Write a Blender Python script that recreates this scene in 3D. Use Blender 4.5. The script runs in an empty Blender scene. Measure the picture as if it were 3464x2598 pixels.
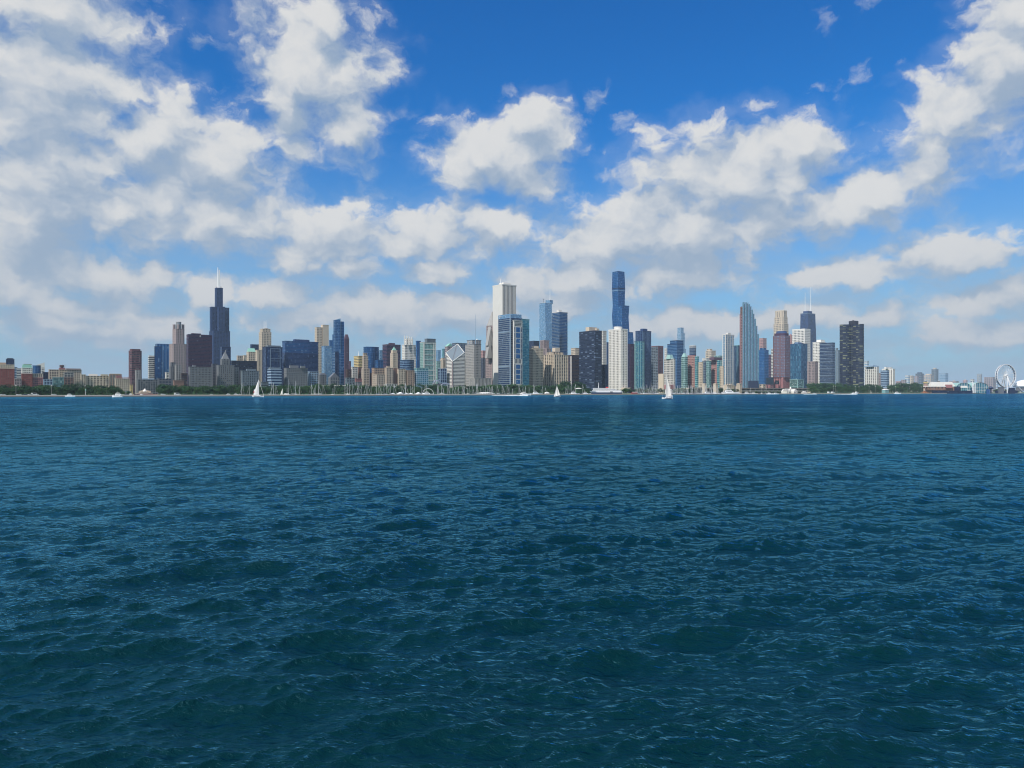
import bpy, bmesh, math, random
import numpy as np
from mathutils import Vector, Matrix
random.seed(7); np.random.seed(7)
rad = math.radians
S = bpy.context.scene
COL = S.collection
# ------------------------------------------------------------------ camera
F = 2500.0            # focal length in photograph pixels
HX, HY, EYE = 1732.0, 1325.0, 5.0
cd = bpy.data.cameras.new('camera'); cam = bpy.data.objects.new('camera', cd); COL.objects.link(cam)
cd.sensor_width = 36; cd.lens = 36 * F / 3464; cd.shift_y = 26 / 3464
cd.clip_start = 0.5; cd.clip_end = 90000
cam.location = (0, 0, EYE); cam.rotation_euler = (rad(90), 0, 0)
S.camera = cam
# ------------------------------------------------------------------ sun and sky
SUN_EL = rad(48); SUN_H = (-0.62, -0.78)
sv = Vector((SUN_H[0], SUN_H[1], 0)).normalized() * math.cos(SUN_EL) + Vector((0, 0, math.sin(SUN_EL)))
sl = bpy.data.lights.new('sun', 'SUN'); sl.energy = 5.0; sl.angle = rad(0.5); sl.color = (1.0, 0.96, 0.90)
so = bpy.data.objects.new('sun', sl); COL.objects.link(so); so.rotation_euler = sv.to_track_quat('Z', 'Y').to_euler()
so.location = (0, 0, 900)
S.view_settings.view_transform = 'Standard'; S.view_settings.look = 'None'
S.view_settings.gamma = 1; S.view_settings.exposure = 0.0; S.view_settings.use_curve_mapping = False
W = bpy.data.worlds.new('World'); S.world = W; W.use_nodes = True
SKY_STRENGTH = 0.1

# clouds: centre and half size, in photograph-preview pixels (2212 wide), turned into azimuth / elevation
BLOBS = [(100,190,185,140),(120,20,170,70),(110,400,210,130),(50,530,150,110),(200,600,160,50),(340,595,60,32),(40,620,90,60),
 (400,370,185,120),(490,470,120,65),(320,300,110,60),(250,450,110,80),
 (680,150,120,105),(625,250,45,70),(762,270,42,60),(700,60,55,42),
 (722,515,105,70),(765,575,65,30),(630,545,60,30),
 (945,500,105,50),(1055,500,85,48),(950,590,60,28),(860,530,60,35),
 (1030,325,80,50),(1100,335,90,50),(1170,300,72,58),(1155,262,50,26),(1130,385,60,34),(1000,365,50,35),
 (1580,370,180,80),(1430,430,80,50),(1330,530,160,75),(1500,510,160,90),(1250,600,120,45),(1740,325,75,42),(1640,470,90,55),(1440,590,150,45),
 (1790,460,75,42),(1890,425,95,48),(1990,385,75,42),
 (2090,240,110,80),(2150,175,85,110),(2180,130,90,110),(2215,40,70,60),(2010,330,40,30),
 (1850,582,145,32),(2030,545,125,42),(1750,600,60,24),(2120,640,120,34),(2190,620,60,34),
 (180,670,160,26),(80,700,120,32),(330,690,110,24),(600,635,85,26),(800,655,130,30),(960,660,70,26),(1480,685,70,22),
 (455,640,40,34),(650,690,120,22),(1220,655,120,34),(1000,690,160,30),(1700,690,160,24),(2080,715,170,34),(1130,610,60,30),(180,715,170,36),(380,700,70,40),(800,680,190,36),(1460,705,110,32),(1880,695,110,26),(560,640,70,34)]
WISPS = [(1345,255,66,36),(1100,218,40,26),(1285,210,30,34),(1360,325,60,20),(450,190,50,45),(435,80,50,35),(770,425,34,20),(1880,165,55,22),(1745,195,30,15),(1770,25,30,25),(1880,15,30,18),
 (380,560,60,30),(560,690,60,20),(1900,300,60,24),(800,290,30,40),(1560,260,60,20),(1870,660,80,24),(280,90,50,40),(600,360,60,60),
 (250,780,300,50),(900,740,300,40),(1250,740,260,50),(1900,770,360,45),(600,760,260,40),(1550,690,200,40),(1650,770,200,30),(1330,690,120,40),(2050,720,160,30),(420,730,120,40)]

class NB:
    def __init__(s, tree): s.t = tree; s.n = tree.nodes; s.l = tree.links
    def put(s, sock, v):
        if v is None: return
        if isinstance(v, bpy.types.NodeSocket): s.l.new(v, sock)
        else: sock.default_value = v
    def m(s, op, a, b=None, c=None, clamp=False):
        n = s.n.new('ShaderNodeMath'); n.operation = op; n.use_clamp = clamp
        for i, v in enumerate((a, b, c)):
            if v is not None: s.put(n.inputs[i], v)
        return n.outputs[0]
    def v(s, op, a, b=None, out=0):
        n = s.n.new('ShaderNodeVectorMath'); n.operation = op
        s.put(n.inputs[0], a)
        if b is not None: s.put(n.inputs[1], b)
        return n.outputs[out]
    def ss(s, x, a, b, lo=0.0, hi=1.0):
        n = s.n.new('ShaderNodeMapRange'); n.interpolation_type = 'SMOOTHSTEP'
        for k, vv in zip(('Value', 'From Min', 'From Max', 'To Min', 'To Max'), (x, a, b, lo, hi)): s.put(n.inputs[k], vv)
        return n.outputs[0]
    def noise(s, vec, scale, detail=4, rough=0.5, dist=0.0, col=False):
        n = s.n.new('ShaderNodeTexNoise'); s.put(n.inputs['Vector'], vec)
        n.inputs['Scale'].default_value = scale; n.inputs['Detail'].default_value = detail
        n.inputs['Roughness'].default_value = rough; n.inputs['Distortion'].default_value = dist
        return n.outputs['Color' if col else 'Fac']
    def mix(s, f, a, b, mode='MIX'):
        n = s.n.new('ShaderNodeMix'); n.data_type = 'RGBA'; n.blend_type = mode
        s.put(n.inputs[0], f)
        for i, v in ((6, a), (7, b)):
            if isinstance(v, tuple) and len(v) == 3: v = (*v, 1)
            s.put(n.inputs[i], v)
        return n.outputs[2]
    def xyz(s, x, y, z=0.0):
        n = s.n.new('ShaderNodeCombineXYZ')
        for i, v in enumerate((x, y, z)): s.put(n.inputs[i], v)
        return n.outputs[0]
    def sep(s, v):
        n = s.n.new('ShaderNodeSeparateXYZ'); s.put(n.inputs[0], v); return n.outputs

def az_el(px, py):
    a = math.atan((px - HX) / F); v = (HY - py) / F * math.cos(a)
    return a, math.atan(v)

def build_world():
    t = W.node_tree; t.nodes.clear(); b = NB(t)
    W.cycles.sampling_method = 'MANUAL'; W.cycles.sample_map_resolution = 256
    tc = t.nodes.new('ShaderNodeTexCoord')
    d = b.v('NORMALIZE', tc.outputs['Generated']); x, y, z = b.sep(d)
    az = b.m('ARCTAN2', x, y); el = b.m('ARCSINE', z)
    P = b.xyz(az, el, 0.0)
    sx = b.sep(P)
    w1 = b.noise(P, 11.0, 3, 0.55, col=True)
    w1 = b.v('MULTIPLY', b.v('SUBTRACT', w1, (0.5, 0.5, 0.5)), (0.040, 0.034, 0))
    w2 = b.v('MULTIPLY', b.v('SUBTRACT', b.noise(P, 40.0, 4, 0.6, col=True), (0.5, 0.5, 0.5)), (0.026, 0.022, 0))
    w1 = b.v('ADD', w1, w2)
    def field(Pw, lst, k0=0.0):
        acc = None
        for (cx, cy, rx, ry) in lst:
            a, e = az_el(cx * 1.566, cy * 1.566)
            rx_, ry_ = rx * 1.566 / F * math.cos(a) ** 2 * 1.17, ry * 1.566 / F * math.cos(a) * 1.17
            d = b.v('MULTIPLY', b.v('SUBTRACT', Pw, (a, e, 0)), (1 / rx_, 1 / ry_, 0))
            k = b.m('SUBTRACT', 1.0 - k0, b.v('LENGTH', d, out=1))
            acc = k if acc is None else b.m('SMOOTH_MAX', acc, k, 0.20)
        return b.m('MAXIMUM', acc, -1.2)
    # everywhere outside the photographed part of the sky: scattered clouds of the same kind
    out = b.m('MAXIMUM', b.ss(b.m('ABSOLUTE', sx[0]), 0.64, 0.82), b.ss(sx[1], 0.52, 0.64))
    big = b.m('MULTIPLY', b.m('SUBTRACT', b.noise(P, 3.2, 2, 0.5), 0.51), 4.5)
    inn = b.m('SUBTRACT', 1.0, out); bigo = b.m('MULTIPLY', big, out)
    def body(off):
        Pw = b.v('ADD', b.v('ADD', P, w1), off)
        acc = b.m('ADD', b.m('MULTIPLY', field(Pw, BLOBS), inn), bigo)
        return Pw, acc
    Pw0, A0 = body((0, 0, 0)); Pw1, A1 = body((-0.010, 0.030, 0))
    sq = (1.0, 1.45, 1.0)
    soft0 = b.noise(b.v('MULTIPLY', Pw0, sq), 15.0, 3.5, 0.5); soft1 = b.noise(b.v('MULTIPLY', Pw1, sq), 15.0, 3.5, 0.5)
    fine = b.noise(b.v('MULTIPLY', Pw0, sq), 22.0, 9, 0.60, 0.15)
    D0 = b.m('ADD', b.m('ADD', b.m('MINIMUM', A0, 0.75), 0.13), b.m('ADD', b.m('MULTIPLY', b.m('SUBTRACT', fine, 0.5), 1.9), b.m('MULTIPLY', b.m('SUBTRACT', soft0, 0.5), 1.7)))
    relief = b.m('ADD', b.m('MULTIPLY', b.m('SUBTRACT', A0, A1), 0.9), b.m('MULTIPLY', b.m('SUBTRACT', soft0, soft1), 2.8))
    lit = b.ss(relief, -0.80, 1.15)
    wd = b.ss(relief, -0.5, 0.6, 0.80, 0.36)
    alpha = b.ss(D0, b.m('MULTIPLY', wd, -0.70), wd)
    thick = b.ss(D0, 0.2, 1.7)
    bright = b.m('ADD', b.m('MULTIPLY', lit, 0.85), b.m('MULTIPLY', b.m('SUBTRACT', 1.0, thick), 0.18))
    bright = b.m('ADD', bright, b.m('MULTIPLY', b.m('SUBTRACT', fine, 0.5), 0.9))
    low = b.ss(el, 0.02, 0.26)
    ccol = b.mix(b.ss(bright, 0.12, 0.98), b.mix(low, (0.34, 0.44, 0.56), (0.33, 0.43, 0.57)), b.mix(low, (0.62, 0.63, 0.65), (0.77, 0.77, 0.76)))
    cc = b.v('SCALE', ccol); cc.node.inputs['Scale'].default_value = 0.97 / SKY_STRENGTH
    # thin torn wisps, never opaque
    Wf = field(Pw0, WISPS, 0.0)
    wa = b.m('ADD', b.m('MULTIPLY', Wf, 0.75), b.m('MULTIPLY', b.m('SUBTRACT', fine, 0.54), 4.4))
    wa = b.m('MULTIPLY', b.ss(wa, 0.0, 1.3), 0.55)
    halo = b.m('MULTIPLY', b.ss(b.m('ADD', A0, b.m('MULTIPLY', b.m('SUBTRACT', soft0, .5), 2.2)), -0.75, 0.2), 0.18)
    alpha = b.m('MAXIMUM', b.m('MAXIMUM', b.m('MULTIPLY', alpha, 0.97), b.m('MULTIPLY', wa, inn)), halo)
    bank = b.noise(b.v('MULTIPLY', Pw0, (1.0, 3.2, 1.0)), 9.0, 6, 0.6)
    bank = b.m('MULTIPLY', b.m('MULTIPLY', b.ss(bank, 0.36, 0.62), b.ss(el, 0.21, 0.10)), 0.62)
    alpha = b.m('MAXIMUM', alpha, bank)
    sky = t.nodes.new('ShaderNodeTexSky'); sky.sky_type = 'NISHITA'; sky.sun_disc = False
    sky.sun_elevation = SUN_EL; sky.sun_rotation = math.atan2(SUN_H[0], SUN_H[1]) % (2 * math.pi)
    sky.air_density = 1.0; sky.dust_density = 0.2; sky.ozone_density = 3.0; sky.altitude = 0
    hs = t.nodes.new('ShaderNodeHueSaturation'); hs.inputs['Saturation'].default_value = 1.40
    hs.inputs['Value'].default_value = 1.0
    t.links.new(sky.outputs[0], hs.inputs['Color'])
    skyc = b.mix(1.0, hs.outputs[0], (0.36, 1.05, 1.36), 'MULTIPLY')
    veil = b.m('MULTIPLY', b.ss(el, 0.36, -0.01), 0.80)
    skyc = b.mix(veil, skyc, (0.30 / SKY_STRENGTH, 0.44 / SKY_STRENGTH, 0.60 / SKY_STRENGTH))
    col = b.mix(alpha, skyc, cc)
    bg = t.nodes.new('ShaderNodeBackground'); t.links.new(col, bg.inputs[0]); bg.inputs[1].default_value = SKY_STRENGTH
    o = t.nodes.new('ShaderNodeOutputWorld'); t.links.new(bg.outputs[0], o.inputs[0])
build_world()
S.cycles.pixel_filter_type = 'BLACKMAN_HARRIS'; S.cycles.filter_width = 1.1; S.cycles.sample_clamp_direct = 3.0; S.cycles.sample_clamp_indirect = 2.0; S.cycles.max_bounces = 5; S.cycles.diffuse_bounces = 2; S.cycles.glossy_bounces = 3; S.cycles.volume_bounces = 0; S.cycles.caustics_reflective = False

# ------------------------------------------------------------------ helpers
class MB:
    def __init__(s): s.v = []; s.f = []
    def add(s, vs, fs):
        o = len(s.v); s.v.extend(vs); s.f.extend([tuple(i + o for i in f) for f in fs])
    def prism(s, A, za, B, zb, caps=True):
        n = len(A); o = len(s.v)
        s.v.extend([(p[0], p[1], za) for p in A]); s.v.extend([(p[0], p[1], zb) for p in B])
        for i in range(n):
            j = (i + 1) % n; s.f.append((o + i, o + j, o + n + j, o + n + i))
        if caps:
            s.f.append(tuple(o + i for i in reversed(range(n)))); s.f.append(tuple(o + n + i for i in range(n)))
    def box(s, x0, x1, y0, y1, z0, z1):
        s.prism([(x0, y0), (x1, y0), (x1, y1), (x0, y1)], z0, [(x0, y0), (x1, y0), (x1, y1), (x0, y1)], z1)
    def tube(s, p, q, r0, r1=None, n=6):
        r1 = r0 if r1 is None else r1
        p = Vector(p); q = Vector(q); d = (q - p).normalized()
        u = d.orthogonal().normalized(); w = d.cross(u); o = len(s.v)
        for c, r in ((p, r0), (q, r1)):
            for i in range(n):
                a = 2 * math.pi * i / n; s.v.append(tuple(c + u * math.cos(a) * r + w * math.sin(a) * r))
        for i in range(n):
            j = (i + 1) % n; s.f.append((o + i, o + j, o + n + j, o + n + i))
        s.f.append(tuple(o + i for i in reversed(range(n)))); s.f.append(tuple(o + n + i for i in range(n)))
    def lathe(s, prof, n=16, c=(0, 0)):
        o = len(s.v)
        for r, z in prof:
            for i in range(n):
                a = 2 * math.pi * i / n; s.v.append((c[0] + r * math.cos(a), c[1] + r * math.sin(a), z))
        for k in range(len(prof) - 1):
            for i in range(n):
                j = (i + 1) % n; s.f.append((o + k * n + i, o + k * n + j, o + (k + 1) * n + j, o + (k + 1) * n + i))
        s.f.append(tuple(o + i for i in reversed(range(n)))); s.f.append(tuple(o + (len(prof) - 1) * n + i for i in range(n)))
    def build(s, name, mat, parent=None, smooth=False, kind=None):
        me = bpy.data.meshes.new(name); me.from_pydata(s.v, [], s.f); me.validate(); me.materials.append(mat)
        if smooth: me.polygons.foreach_set('use_smooth', [True] * len(me.polygons))
        o = bpy.data.objects.new(name, me); COL.objects.link(o)
        if parent: o.parent = parent
        if kind: o['kind'] = kind
        return o

def tag(o, label=None, cat=None, group=None, kind=None):
    if label: o['label'] = label
    if cat: o['category'] = cat
    if group: o['group'] = group
    if kind: o['kind'] = kind
    return o
def empty(name, loc, rz=0.0):
    o = bpy.data.objects.new(name, None); COL.objects.link(o); o.location = loc; o.rotation_euler = (0, 0, rz)
    o.empty_display_size = 3
    return o
def copy_tree(o, parent=None):
    c = o.copy(); COL.objects.link(c); c.parent = parent
    for ch in list(o.children): copy_tree(ch, c)
    return c

YAW = rad(36)
TE = Vector((math.cos(YAW), math.sin(YAW))); TN = Vector((-math.sin(YAW), math.cos(YAW)))
SHORE0 = Vector((-471.0, 680.0))
def line_at(px, off=0.0):
    """distance (Y) of the line parallel to the shore, off metres inland, where the ray of column px meets it"""
    k = (px - HX) / F; p = SHORE0 + TN * off
    s_ = (k * p.y - p.x) / (TE.x - k * TE.y)
    return p.y + s_ * TE.y
def X(px, D): return (px - HX) * D / F
def Z(py, D): return EYE + (HY - py) * D / F
GZ = 1.2   # land level

# ------------------------------------------------------------------ materials
MATS = {}
def newmat(name):
    m = bpy.data.materials.new(name); m.use_nodes = True; t = m.node_tree; b = NB(t)
    return m, b, t.nodes['Principled BSDF']
def wall(name, c, rough=0.8, var=0.18, scale=0.05):
    m, b, p = newmat(name); tc = b.n.new('ShaderNodeTexCoord')
    n = b.noise(tc.outputs['Object'], scale, 5, 0.6)
    n2 = b.noise(b.v('MULTIPLY', tc.outputs['Object'], (1, 1, 0.08)), scale * 9, 3, 0.6)
    k = b.m('MULTIPLY_ADD', b.m('ADD', n, n2), var, 1 - var)
    cc = b.v('SCALE', (c[0], c[1], c[2])); b.l.new(k, cc.node.inputs['Scale'])
    b.l.new(cc, p.inputs['Base Color']); p.inputs['Roughness'].default_value = rough
    MATS[name] = m; return m
def glass(name, c, c2, metal=0.35, rough=0.12, cell=(3.1, 3.1, 3.7), odds=0.12, blind=(0.35, 0.36, 0.36)):
    m, b, p = newmat(name); tc = b.n.new('ShaderNodeTexCoord')
    v = b.v('ADD', tc.outputs['Object'], (0.917, 0.613, 0.371))
    v = b.v('FLOOR', b.v('DIVIDE', v, cell))
    w = b.n.new('ShaderNodeTexWhiteNoise'); b.l.new(v, w.inputs['Vector'])
    r, g, bl = b.sep(w.outputs['Color'])
    big = b.noise(tc.outputs['Object'], 0.02, 2, 0.5)
    col = b.mix(b.m('MULTIPLY', b.m('ADD', r, big), 0.6, clamp=True), (*c, 1), (*c2, 1))
    lit = b.m('GREATER_THAN', g, 1 - odds)
    col = b.mix(b.m('MULTIPLY', lit, 0.7), col, (*blind, 1))
    b.l.new(col, p.inputs['Base Color']); p.inputs['Metallic'].default_value = metal
    b.l.new(b.m('MULTIPLY_ADD', bl, 0.15, rough), p.inputs['Roughness'])
    MATS[name] = m; return m
for k_, c_ in dict(cream=(.56,.47,.36), beige=(.46,.38,.30), tan=(.38,.28,.21), white=(.74,.71,.65), offwhite=(.60,.58,.53), brick=(.25,.075,.06),
        brown=(.22,.13,.10), maroon=(.055,.018,.045), redgrey=(.16,.075,.085), grey=(.30,.30,.30), dgrey=(.13,.14,.16), stone=(.17,.18,.19), bluestone=(.15,.19,.22),  # on left-centre front blocks, stone and bluestone have cloud shadow put into the colour
        greystone=(.34,.33,.31), black=(.012,.014,.026), navy=(.010,.022,.062), steel=(.020,.052,.145), copper=(.22,.45,.36), pink=(.42,.24,.22), rose=(.33,.14,.14),
        paleblue=(.26,.36,.46), midblue=(.02,.10,.26), teal=(.16,.32,.33), sea=(.28,.45,.42), yellow=(.62,.48,.22), purple=(.10,.055,.085),
        granite=(.33,.26,.25), lblue=(.14,.24,.36), dbrown=(.07,.04,.035), asphalt=(.05,.05,.05), red=(.5,.03,.03), orange=(.6,.2,.06)).items():
    wall(k_, c_)
glass('g_dark', (.008,.012,.02), (.02,.03,.05), .2, .2, odds=.16, blind=(.25,.24,.22))
glass('g_warm', (.014,.013,.014), (.04,.035,.035), .15, .25, odds=.2, blind=(.3,.27,.2))
glass('g_black', (.004,.012,.036), (.009,.026,.075), .2, .22, odds=.03, blind=(.16,.2,.26))
glass('g_navy', (.006,.022,.075), (.015,.05,.14), .35, .15, odds=.08, blind=(.15,.22,.33))
glass('g_blue', (.004,.05,.17), (.02,.15,.36), .5, .1, odds=.06, blind=(.3,.45,.6))
glass('g_lblue', (.10,.25,.42), (.26,.44,.60), .5, .15, odds=.15, blind=(.45,.58,.68))
glass('g_mottle', (.006,.045,.11), (.06,.20,.31), .3, .2, cell=(4.2,4.2,9.0), odds=.05, blind=(.2,.35,.45))
glass('g_teal', (.005,.13,.20), (.03,.27,.36), .45, .15, odds=.12, blind=(.3,.5,.5))
glass('g_green', (.05,.12,.12), (.14,.25,.24), .35, .15, odds=.22, blind=(.40,.50,.46))
glass('g_lake', (.008,.010,.022), (.02,.025,.045), .2, .22, cell=(11.0, 11.0, 3.1), odds=.16, blind=(.38,.40,.22))
glass('g_stream', (.008,.014,.035), (.015,.03,.06), .25, .2, cell=(9.0, 9.0, 3.0), odds=.12, blind=(.22,.30,.42))
def plain(name, c, rough=0.5, metal=0.0, spec=0.5):
    m, b, p = newmat(name); p.inputs['Base Color'].default_value = (*c, 1)
    p.inputs['Roughness'].default_value = rough; p.inputs['Metallic'].default_value = metal
    MATS[name] = m; return m
plain('mast', (.78,.78,.76), .35); plain('hull', (.80,.80,.78), .3); plain('hull_blue', (.02,.035,.09), .3)
plain('boat_glass', (.02,.03,.04), .15); plain('silver', (.55,.56,.60), .28, .85); plain('flag', (.5,.04,.04), .7)
plain('tent', (.82,.82,.80), .6); plain('skin', (.45,.28,.2), .7); plain('shirt', (.5,.05,.05), .8)
def sailmat():
    m, b, p = newmat('sail'); tc = b.n.new('ShaderNodeTexCoord')
    n = b.noise(tc.outputs['Object'], 0.4, 4, .6)
    wv = b.m('FRACT', b.m('MULTIPLY', b.sep(tc.outputs['Object'])[2], 0.55))
    seam = b.m('LESS_THAN', wv, 0.07)
    c = b.mix(n, (.78,.76,.70), (.68,.66,.60)); c = b.mix(b.m('MULTIPLY', seam, .25), c, (.45,.44,.42))
    b.l.new(c, p.inputs['Base Color']); p.inputs['Roughness'].default_value = .8; MATS['sail'] = m
sailmat()
def leafmat(name, a, c):
    m, b, p = newmat(name); tc = b.n.new('ShaderNodeTexCoord'); oi = b.n.new('ShaderNodeObjectInfo')
    n = b.noise(tc.outputs['Object'], 0.45, 4, .6)
    f = b.m('MULTIPLY_ADD', b.m('SUBTRACT', oi.outputs['Random'], .5), .7, b.ss(n, .3, .7), clamp=True)
    b.l.new(b.mix(f, (*a, 1), (*c, 1)), p.inputs['Base Color']); p.inputs['Roughness'].default_value = .75
    p.inputs['Specular IOR Level'].default_value = .2; MATS[name] = m
leafmat('leaf', (.020,.062,.030), (.055,.125,.035)); leafmat('leaf_dark', (.013,.042,.024), (.035,.085,.032))
wall('bark', (.10,.08,.06)); wall('seawall', (.50,.44,.36), .85, .3, .12); wall('riprap', (.16,.15,.14), .9, .4, .4)

# ------------------------------------------------------------------ water
def build_water():
    NR, NA = 780, 1000
    # radii: even in screen rows far away, geometric close by
    r = [3.0]
    while r[-1] < 2600:
        rr = r[-1]; r.append(rr + max(0.018, min(rr * rr / 12500 * 2.2, rr * 0.0085)))
    r = np.array(r); r = np.concatenate(([0.0], r, np.geomspace(2700, 45000, 16)))
    a_in = np.linspace(-0.66, 0.66, NA)
    a_out = np.linspace(0.66, 2 * math.pi - 0.66, 140)[1:-1]
    ang = np.concatenate((a_in, a_out)); n = len(ang)
    R, A = np.meshgrid(r, ang, indexing='ij')
    x0 = R * np.sin(A); y0 = R * np.cos(A)
    dr = np.gradient(r)[:, None] * np.ones_like(A)
    da = np.concatenate((np.full(NA, a_in[1] - a_in[0]), np.full(n - NA, 0.038)))[None, :] * R
    cellr = np.maximum(dr * 0.75, da)
    h = np.zeros_like(x0); dx = np.zeros_like(x0); dy = np.zeros_like(x0)
    rng = np.random.RandomState(11)
    sel = slice(0, len(r) - 16)
    for i in range(90):
        u = (i + rng.rand()) / 90
        lam = 0.16 * (9.0 / 0.16) ** u
        th = rad(-74) + rng.randn() * rad(30 if lam < 3 else 24)
        slope = 0.056 * (0.62 if lam > 1.6 else 1.2) * (0.55 if lam > 4.5 else 1)
        amp = slope * lam / (2 * math.pi)
        k = 2 * math.pi / lam; kx, ky = math.cos(th) * k, math.sin(th) * k
        wgt = np.clip(lam / (2.6 * cellr[sel]) - 0.6, 0, 1)
        ph = kx * x0[sel] + ky * y0[sel] + rng.rand() * 6.283
        # groups of waves: slow modulation along the crest
        mod = 0.65 + 0.5 * np.sin((kx * 0.13 - ky * 0.21) * x0[sel] + (ky * 0.13 + kx * 0.21) * y0[sel] + rng.rand() * 6.28)
        a_ = amp * wgt * mod
        h[sel] += a_ * np.cos(ph); dx[sel] -= a_ * math.cos(th) * np.sin(ph) * 0.85; dy[sel] -= a_ * math.sin(th) * np.sin(ph) * 0.85
    co = np.stack((x0 + dx, y0 + dy, h), -1).reshape(-1, 3).astype(np.float32)
    nr = len(r)
    i, j = np.meshgrid(np.arange(nr - 1), np.arange(n), indexing='ij'); j2 = (j + 1) % n
    quads = np.stack((i * n + j, i * n + j2, (i + 1) * n + j2, (i + 1) * n + j), -1).reshape(-1, 4)
    me = bpy.data.meshes.new('water'); me.vertices.add(len(co)); me.vertices.foreach_set('co', co.ravel())
    me.loops.add(quads.size); me.loops.foreach_set('vertex_index', quads.ravel().astype(np.int32))
    me.polygons.add(len(quads)); me.polygons.foreach_set('loop_start', np.arange(0, quads.size, 4, dtype=np.int32))
    me.polygons.foreach_set('loop_total', np.full(len(quads), 4, dtype=np.int32))
    me.polygons.foreach_set('use_smooth', np.ones(len(quads), dtype=bool))
    me.update(); me.validate()
    m, b, p = newmat('lake_water'); tc = b.n.new('ShaderNodeTexCoord'); P = tc.outputs['Object']
    Pr = b.n.new('ShaderNodeMapping'); Pr.inputs['Rotation'].default_value = (0, 0, rad(16)); b.l.new(P, Pr.inputs[0])
    Pa = b.v('MULTIPLY', Pr.outputs[0], (0.45, 1.0, 1.0))
    patch = b.noise(Pa, 0.012, 4, .6)
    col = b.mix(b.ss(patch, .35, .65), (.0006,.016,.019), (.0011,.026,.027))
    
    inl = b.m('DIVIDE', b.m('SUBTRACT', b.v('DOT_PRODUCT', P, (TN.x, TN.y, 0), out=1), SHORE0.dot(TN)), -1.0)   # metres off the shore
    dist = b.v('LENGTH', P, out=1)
    col = b.mix(b.ss(dist, 60.0, 450.0), col, b.mix(b.ss(patch, .38, .62), (.0008,.024,.080), (.0012,.044,.095)))  # far bands: cloud reflection and shadow put into the body colour
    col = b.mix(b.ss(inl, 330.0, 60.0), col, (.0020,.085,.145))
    far = b.ss(dist, 25.0, 160.0)
    s1 = b.noise(Pa, 7.0, 4, .62, .4); s2 = b.noise(Pa, 1.6, 4, .6, .5); s3 = b.noise(Pa, 0.30, 5, .62, .4)
    gust = b.ss(b.noise(b.v('MULTIPLY', P, (0.55, 1, 1)), 0.035, 7, .68), .30, .70, .45, 1.45)
    hgt = b.m('ADD', b.m('MULTIPLY_ADD', b.noise(Pa, 20.0, 3, .6, .3), 0.016, b.m('MULTIPLY', s1, 0.085)), b.m('MULTIPLY', s2, b.m('MULTIPLY_ADD', far, 0.45, 0.14)))
    hgt = b.m('ADD', hgt, b.m('MULTIPLY', s3, b.m('MULTIPLY', far, 1.3)))
    hgt = b.m('MULTIPLY', hgt, gust)
    bp = b.n.new('ShaderNodeBump'); bp.inputs['Distance'].default_value = 1.0; bp.inputs['Strength'].default_value = 1.0
    b.l.new(hgt, bp.inputs['Height'])
    df = b.n.new('ShaderNodeBsdfDiffuse'); gl = b.n.new('ShaderNodeBsdfGlossy'); fr = b.n.new('ShaderNodeFresnel'); mx = b.n.new('ShaderNodeMixShader')
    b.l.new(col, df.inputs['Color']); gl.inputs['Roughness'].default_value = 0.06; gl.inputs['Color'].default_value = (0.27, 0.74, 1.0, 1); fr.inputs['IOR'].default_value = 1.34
    for nd in (df, gl, fr): b.l.new(bp.outputs[0], nd.inputs['Normal'])
    b.l.new(b.m('MULTIPLY', fr.outputs[0], 1.0), mx.inputs[0]); b.l.new(df.outputs[0], mx.inputs[1]); b.l.new(gl.outputs[0], mx.inputs[2])
    b.l.new(mx.outputs[0], b.n['Material Output'].inputs['Surface']); b.n.remove(p)
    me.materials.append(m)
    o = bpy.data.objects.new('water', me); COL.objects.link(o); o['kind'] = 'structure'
build_water()

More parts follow.
